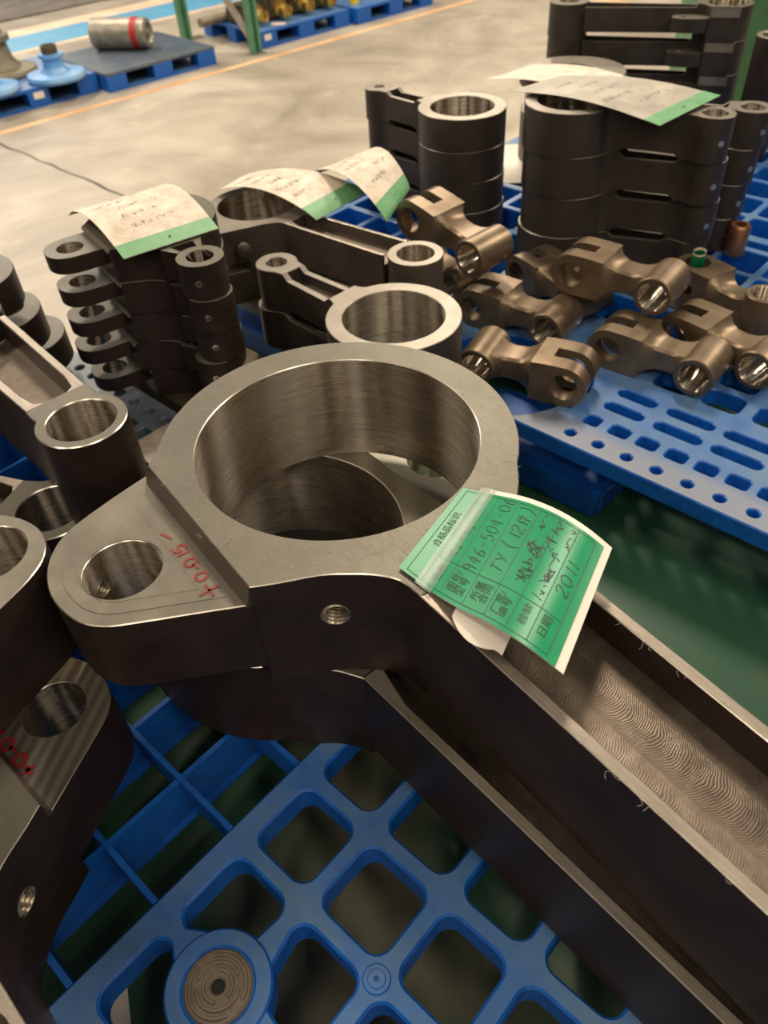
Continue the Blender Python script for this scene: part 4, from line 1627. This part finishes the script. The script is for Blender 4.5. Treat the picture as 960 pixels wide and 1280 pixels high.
# ================================================================== BROWN CLEVIS LINKS
def clevis(label, group='brown clevis links heaped on the pallet'):
    """origin: boss centre; bore axis = y, fork along +x"""
    root = empty('clevis_link', (0, 0, 0), 0, label, 'machine part', group)
    Lf = 0.148
    RY = Matrix.Rotation(pi / 2, 4, 'X')   # prism z -> -y

    def ext(bm, outl, holes, y0, y1, ms=(0, 0, 1), ch=0.0012):
        v0 = set(bm.verts)
        prism(bm, outl, holes, -y1, -y0, 0, ms[0], ms[0], ms[2])
        nv = [v for v in bm.verts if v not in v0]
        bmesh.ops.transform(bm, matrix=RY, verts=nv)
    # boss
    bm = bmesh.new()
    prof = [(0.0245, -0.043), (0.0310, -0.043), (0.0325, -0.0415), (0.0325, 0.0415), (0.0310, 0.043), (0.0245, 0.043), (0.0235, 0.041), (0.0235, -0.041)]
    lathe(bm, prof, 44, 0, [2, 0, 0, 0, 2, 1, 1, 1], True)
    xform(bm, Matrix.Rotation(-pi / 2, 4, 'X'))
    bmesh.ops.recalc_face_normals(bm, faces=bm.faces[:])
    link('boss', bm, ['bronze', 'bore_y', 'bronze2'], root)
    bm = bmesh.new()
    lathe(bm, [(0, 0.0), (0.0042, 0.0), (0.0042, 0.0008), (0.001, 0.0004), (0, 0.0004)], 12)
    d = Vector((-0.9, 0, 0.15)).normalized()
    xform(bm, Matrix.Translation(Vector((0, 0.022, 0)) + d * 0.0323) @ d.to_track_quat('Z', 'Y').to_matrix().to_4x4())
    link('oil_hole', bm, 'edge', root)
    # shank (dips between boss and fork)
    bm = bmesh.new()
    secs = [(0.022, 0.0235, 0.034), (0.034, 0.0205, 0.0265), (0.048, 0.0195, 0.0240), (0.068, 0.0205, 0.0245), (0.082, 0.0260, 0.0300), (0.092, 0.0335, 0.0398)]
    rings = []
    for x, hz, hy_ in secs:
        c_ = min(hz, hy_) * 0.22
        pts_ = [(hy_ - c_, hz), (hy_, hz - c_), (hy_, -hz + c_), (hy_ - c_, -hz), (-hy_ + c_, -hz), (-hy_, -hz + c_), (-hy_, hz - c_), (-hy_ + c_, hz)]
        rings.append([bm.verts.new((x, y, z)) for y, z in pts_])
    for a, b in zip(rings[:-1], rings[1:]):
        for i in range(8):
            bm.faces.new([a[i], a[(i + 1) % 8], b[(i + 1) % 8], b[i]])
    bm.faces.new(rings[0][::-1])
    bm.faces.new(rings[-1])
    bmesh.ops.recalc_face_normals(bm, faces=bm.faces[:])
    link('shank', bm, 'bronze', root, 40)
    # crotch block
    bm = bmesh.new()
    ext(bm, [(0.092, -0.0340), (0.120, -0.0355), (0.120, 0.0355), (0.092, 0.0340)], [], -0.0405, 0.0405)
    bmesh.ops.recalc_face_normals(bm, faces=bm.faces[:])
    link('fork_root', bm, 'bronze', root)
    for sg in (-1, 1):
        bm = bmesh.new()
        y0, y1 = (0.0125, 0.0405) if sg > 0 else (-0.0405, -0.0125)
        o1 = [(0.1195, 0.0355)] + arc(Lf, 0, 0.0355, pi / 2, -pi / 2, 28) + [(0.1195, -0.0355)]
        ext(bm, o1, [circle(Lf, 0, 0.0225, 32)], y0, y1)
        bmesh.ops.recalc_face_normals(bm, faces=bm.faces[:])
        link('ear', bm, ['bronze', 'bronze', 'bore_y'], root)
    return root


CL = clevis('x')


def place(proto, first, boss_face, axis_deg, fork_deg, z, label, pitch=0.0, half=0.043, flat=False, spin=0.0):
    """boss_face: xy of the near face centre of the boss; axis points away from it"""
    ax_ = radians(axis_deg)
    c_ = Vector((boss_face[0] + cos(ax_) * half, boss_face[1] + sin(ax_) * half))
    fx = Vector((cos(radians(fork_deg)) * cos(pitch), sin(radians(fork_deg)) * cos(pitch), sin(pitch)))
    if flat:
        zz = Vector((0, 0, 1))
        yy = zz
        xx = fx
        z_ = xx.cross(yy)
    else:
        yy = Vector((cos(ax_), sin(ax_), 0))
        yy = (yy - fx * yy.dot(fx)).normalized()
        xx = fx
        z_ = xx.cross(yy)
    mt_ = Matrix((xx, yy, z_)).transposed().to_euler()
    if spin:
        pass
    o = proto if first else copy_tree(proto)
    o.location = (c_.x, c_.y, z)
    o.rotation_euler = mt_
    o['label'] = label
    return o


place(CL, True, (0.498, 1.007), 48, 140, 0.0362, 'brown clevis link lying in front on the perforated deck, bore facing left')
place(CL, False, (0.602, 1.010), 48, 129, 0.0362, 'brown clevis link cut by the right edge, beside the front link')
place(CL, False, (0.455, 1.142), 42, 141, 0.1085, 'brown clevis link lying on top of the heap, next to the rolled green paper', pitch=radians(0))
place(CL, False, (0.295, 1.175), 46, 141, 0.0362, 'brown clevis link half hidden under the topmost link of the heap')
place(CL, False, (0.360, 1.248), 44, 118, 0.0362, 'brown clevis link behind the heap in front of the right stack')
place(CL, False, (0.149, 1.357), 38, 126, 0.0362, 'brown clevis link under the raised clevis link, behind the small bright bored end')
place(CL, False, (0.175, 1.272), 40, 131, 0.131, 'brown clevis link raised on others beside the green-edged paper tag', pitch=radians(11))
# L8: fork facing right, shank towards the big ring
o8 = copy_tree(CL)
ax_ = radians(62)
fx = Vector((cos(radians(-30)), sin(radians(-30)), 0))
yy = Vector((-fx.y, fx.x, 0))
o8.rotation_euler = Matrix((fx, yy, fx.cross(yy))).transposed().to_euler()
cc = Vector((0.294, 1.004)) + Vector((yy.x, yy.y)) * 0.040
o8.location = (cc.x - fx.x * 0.148, cc.y - fx.y * 0.148, 0.0362)
o8['label'] = 'brown clevis link with its forked eye facing the camera, red mark on the ear'
ear8 = [c_ for c_ in bpy.data.objects if c_.parent == o8 and c_.name.startswith('ear')]
mt = Matrix.Translation((0.118, -0.0408, 0.012)) @ Matrix.Rotation(pi / 2, 4, 'X')
strokes('red_writing', writing('+', 0, 0, 0.010, 0.010) + [[(0.004, -0.006), (0.006, -0.022)], [(0.002, -0.026), (0.008, -0.034)]], 0.0012, mt, 'red', o8)
# L9: lying flat with the bores upright, green paper rolled in its fork
o9 = place(CL, False, (0.665, 1.165), 0, 118, 0.043, 'brown clevis link lying flat with green paper rolled in its eye', half=0.0, flat=True)
bm = bmesh.new()
rows = []
for k in range(26):
    a = k / 25 * 2 * pi * 1.35
    r_ = 0.0125 - 0.003 * k / 25
    rows.append([bm.verts.new((r_ * cos(a), r_ * sin(a), z)) for z in (0.0, 0.052, 0.056)])
for a, b in zip(rows[:-1], rows[1:]):
    bm.faces.new([a[0], b[0], b[1], a[1]]).material_index = 0
    bm.faces.new([a[1], b[1], b[2], a[2]]).material_index = 1
bmesh.ops.solidify(bm, geom=bm.faces[:], thickness=0.0008)
o = link('rolled_tag', bm, ['greentag', 'paper'], None, 60)
f9 = Vector((cos(radians(118)), sin(radians(118))))
o.location = (0.665 + f9.x * 0.148, 1.165 + f9.y * 0.148, 0.052)
o.rotation_euler = (radians(8), radians(-5), 0)
tag(o, 'small green tag rolled up and standing in a clevis eye', 'tag')


# ================================================================== BACKGROUND: floor pallets, castings, rack
def floor_pallet(b0, b1, c0, dep, label, mat='blue', sticker=False, deckmat=None):
    w = b1 - b0
    p_ = bcp(b0, c0)
    root = empty('floor_pallet', p_, BANG, label, 'pallet', 'blue pallets on the far floor')
    bm = bmesh.new()
    prism(bm, [(0, 0), (w, 0), (w, dep), (0, dep)], (), 0.125, 0.15, 0.004, 0, 0, 0)
    link('deck', bm, deckmat or mat, root, smooth=False)
    bw = w * 0.17
    for j in range(3):
        y0 = [0, dep / 2 - 0.07, dep - 0.14][j]
        for x0 in (0, w / 2 - bw / 2, w - bw):
            bm = bmesh.new()
            box(bm, x0, x0 + bw, y0, y0 + 0.14, 0.02, 0.125)
            link('block', bm, mat, root, smooth=False)
        bm = bmesh.new()
        box(bm, 0, w, y0, y0 + 0.14, 0, 0.02)
        link('runner', bm, mat, root, smooth=False)
    if sticker:
        bm = bmesh.new()
        box(bm, w * 0.5 - 0.045 if sticker == 1 else 0.04, w * 0.5 + 0.045 if sticker == 1 else 0.12, -0.004, 0, 0.065, 0.115)
        link('sticker', bm, 'paper', root, smooth=False)
    return root


floor_pallet(0.0, 1.08, 0.38, 1.0, 'blue pallet on the floor at the left edge under the turned hubs', sticker=1)
floor_pallet(1.10, 2.22, 0.24, 1.0, 'scuffed blue pallet on the floor carrying a grey cylinder', deckmat='bluedusty')
floor_pallet(2.80, 3.94, 0.30, 1.0, 'blue pallet on the floor behind the green post, loaded with castings', sticker=2)
floor_pallet(4.00, 5.12, 0.24, 1.0, 'blue pallet on the floor farthest right at the top edge')
floor_pallet(-1.20, -0.10, 0.42, 1.0, 'blue pallet on the far floor beyond the left edge')


def turned(name, prof, loc, mats, label, cat, parts=None, mis=None, n=40, rot=None):
    root = empty(name, loc, 0, label, cat)
    if rot:
        root.rotation_euler = rot
    for nm, pr, mt_ in prof:
        bm = bmesh.new()
        lathe(bm, pr, n)
        bmesh.ops.recalc_face_normals(bm, faces=bm.faces[:])
        link(nm, bm, mt_, root)
    return root


TZ = FZ + 0.151
turned('turned_hub', [('flange', [(0, 0), (0.235, 0), (0.245, 0.02), (0.235, 0.045), (0.15, 0.055), (0, 0.055)], 'bluepaint'),
                      ('neck', [(0.13, 0.05), (0.085, 0.09), (0.08, 0.15), (0.10, 0.165), (0.10, 0.19), (0, 0.19)], 'bluepaint'),
                      ('shaft_end', [(0.065, 0.19), (0.065, 0.25), (0.05, 0.25), (0.05, 0.22), (0, 0.22)], 'casting')],
       bcp(0.78, 0.48, TZ), None, 'light blue painted hub with a wide flange on the left floor pallet', 'machine part')
turned('turned_hub', [('flange', [(0, 0), (0.29, 0), (0.30, 0.02), (0.29, 0.045), (0.19, 0.06), (0, 0.06)], 'castolive'),
                      ('neck', [(0.19, 0.05), (0.13, 0.12), (0.11, 0.24), (0.15, 0.26), (0.15, 0.30), (0.12, 0.31), (0, 0.31)], 'castolive'),
                      ('shaft_end', [(0.10, 0.31), (0.10, 0.38), (0.07, 0.38), (0.07, 0.33), (0, 0.33)], 'casting')],
       bcp(0.53, 1.02, TZ), None, 'olive grey unpainted hub taller than the blue one beside it', 'machine part')
turned('turned_hub', [('flange', [(0, 0), (0.235, 0), (0.245, 0.02), (0.235, 0.045), (0.15, 0.055), (0, 0.055)], 'bluepaint'),
                      ('neck', [(0.13, 0.05), (0.085, 0.09), (0.08, 0.15), (0, 0.15)], 'bluepaint')],
       bcp(0.22, 0.56, TZ), None, 'light blue flange cut off by the left edge of the photo', 'machine part')
# grey cylinder with red band
cyr = empty('steel_cylinder', bcp(1.66, 0.86, TZ + 0.128), 0, 'grey steel cylinder with a red band lying on a floor pallet', 'machine part')
cyr.rotation_euler = Vector((0.97, -0.20, 0)).to_track_quat('Z', 'Y').to_euler()
for nm, pr, mt_ in (('body', [(0, -0.27), (0.128, -0.27), (0.128, 0.14), (0, 0.14)], 'castgrey'), ('band', [(0.05, 0.12), (0.1285, 0.12), (0.1285, 0.145), (0.122, 0.15), (0.122, 0.165), (0.1285, 0.165), (0.1285, 0.18), (0.05, 0.18)], 'redpaint'),
                    ('end_cap', [(0, 0.17), (0.118, 0.17), (0.125, 0.185), (0.118, 0.25), (0.085, 0.26), (0.07, 0.235), (0.035, 0.235), (0.03, 0.27), (0, 0.27)], 'castgrey')):
    bm = bmesh.new()
    lathe(bm, pr, 36)
    bmesh.ops.recalc_face_normals(bm, faces=bm.faces[:])
    link(nm, bm, mt_, cyr)

# pump castings with brass valves
for i, (b, c, hgt) in enumerate(((2.96, 0.62, 0.16), (3.24, 0.60, 0.34), (3.53, 0.60, 0.42), (3.82, 0.60, 0.42))):
    root = empty('valve_casting', bcp(b, c, TZ), BANG, 'dark casting with brass nose, %s' % ['nearest the green post', 'second from the green post', 'third from the green post', 'farthest right'][i], 'machine part', 'castings with brass noses')
    bm = bmesh.new()
    box(bm, -0.125, 0.125, -0.05, 0.30, 0, hgt)
    bmesh.ops.bevel(bm, geom=bm.edges[:], offset=0.03, segments=2, affect='EDGES')
    link('body', bm, 'casting', root)
    bm = bmesh.new()
    lathe(bm, [(0, 0), (0.075, 0), (0.075, 0.05), (0.05, 0.06), (0.05, 0.12), (0.06, 0.12), (0.06, 0.15), (0.03, 0.16), (0.03, 0.14), (0, 0.14)], 20)
    xform(bm, Matrix.Translation((0, -0.04, 0.10)) @ Matrix.Rotation(pi / 2 + 0.15, 4, 'X'))
    bmesh.ops.recalc_face_normals(bm, faces=bm.faces[:])
    link('brass_nose', bm, 'brass', root)
    bm = bmesh.new()
    lathe(bm, [(0, 0), (0.04, 0), (0.04, 0.10), (0, 0.10)], 16)
    xform(bm, Matrix.Translation((0.03, 0.10, hgt - 0.01)))
    bmesh.ops.recalc_face_normals(bm, faces=bm.faces[:])
    link('stub', bm, 'casting', root)
bm = bmesh.new()
prism(bm, rrect(0, 0, 0.14, 0.08, 0.02, 3), (), 0, 0.004, 0, 0, 0, 0)
o = link('paper_slip', bm, 'line_pale', smooth=False)
o.location = bcp(3.1, 0.40, TZ)
tag(o, 'orange slip of paper at the edge of the castings pallet', 'paper')
bm = bmesh.new()
lathe(bm, [(0, 0), (0.05, 0), (0.05, 0.06), (0.03, 0.09), (0, 0.09)], 16)
bmesh.ops.recalc_face_normals(bm, faces=bm.faces[:])
o = link('yellow_cap', bm, simple('yellow_plastic', (0.75, 0.55, 0.03), None, 0.4))
o.location = bcp(4.15, 0.45, TZ)
tag(o, 'yellow cap on the farthest right floor pallet', 'cap')
for x_ in (4.45, 4.8):
    root = empty('valve_casting', bcp(x_, 0.6, TZ), BANG, 'dark casting on the farthest right floor pallet, %s' % ('left one' if x_ < 4.6 else 'right one'), 'machine part')
    bm = bmesh.new()
    box(bm, -0.13, 0.13, -0.1, 0.3, 0, 0.3)
    bmesh.ops.bevel(bm, geom=bm.edges[:], offset=0.03, segments=2, affect='EDGES')
    link('body', bm, 'casting', root)

# storage rack frame
rk = empty('rack_upright', bcp(2.67, 0.20), BANG, 'green steel rack upright with a grey diagonal brace', 'rack')
for y in (0.0, 1.06):
    bm = bmesh.new()
    dx = -0.10 if y > 0 else 0.0
    for x in (-0.055 + dx, 0.025 + dx):
        box(bm, x, x + 0.03, y, y + 0.06, 0, 3.6)
    box(bm, -0.03 + dx, 0.03 + dx, y + 0.045, y + 0.06, 0, 3.6)
    link('post', bm, 'greenlight', rk, smooth=False)
    bm = bmesh.new()
    box(bm, -0.08, 0.08, y - 0.03, y + 0.09, 0, 0.008)
    link('foot_plate', bm, 'greybrace', rk, smooth=False)
bm = bmesh.new()
tube(bm, [(0.0, 0.06, 0.10), (-0.1, 1.06, 1.15)], 0.045, 4)
link('brace', bm, 'greybrace', rk, smooth=False)
bm = bmesh.new()
tube(bm, [(0.0, 0.06, 2.1), (0.0, 1.06, 1.1)], 0.028, 4)
link('brace', bm, 'greybrace', rk, smooth=False)
# bar lying beyond the post
bm = bmesh.new()
cyl_between(bm, (0, 0, 0), (0.35, 0.02, 0), 0.04, 14)
o = link('steel_bar', bm, 'castolive')
o.location = bcp(2.55, 0.95, TZ + 0.04)
o.rotation_euler = (0, 0, BANG)
tag(o, 'short brown bar on the pallet behind the green post', 'bar')

# lint on the big rod
bm = bmesh.new()
rnd = random.Random(4)
for k in range(150):
    if k < 110:
        a, rr = rnd.uniform(0, 2 * pi), rnd.uniform(0.146, 0.178)
        x, y, z = rr * cos(a), rr * sin(a), 0.1352
    else:
        x, y, z = rnd.uniform(0.3, 0.6), rnd.choice((-0.058, 0.040)) + rnd.uniform(-0.003, 0.003), 0.1352
    ang = rnd.uniform(0, 6.3)
    pts = []
    for i in range(7):
        pts.append((x, y, z + 0.0004 + 0.0012 * rnd.random()))
        ang += rnd.uniform(-1.1, 1.1)
        x += 0.0014 * cos(ang)
        y += 0.0014 * sin(ang)
    tube(bm, pts, 0.00010, 3)
o = link('lint', bm, simple('lint', (0.5, 0.46, 0.4), None, 0.8), rodA)
o['kind'] = 'stuff'
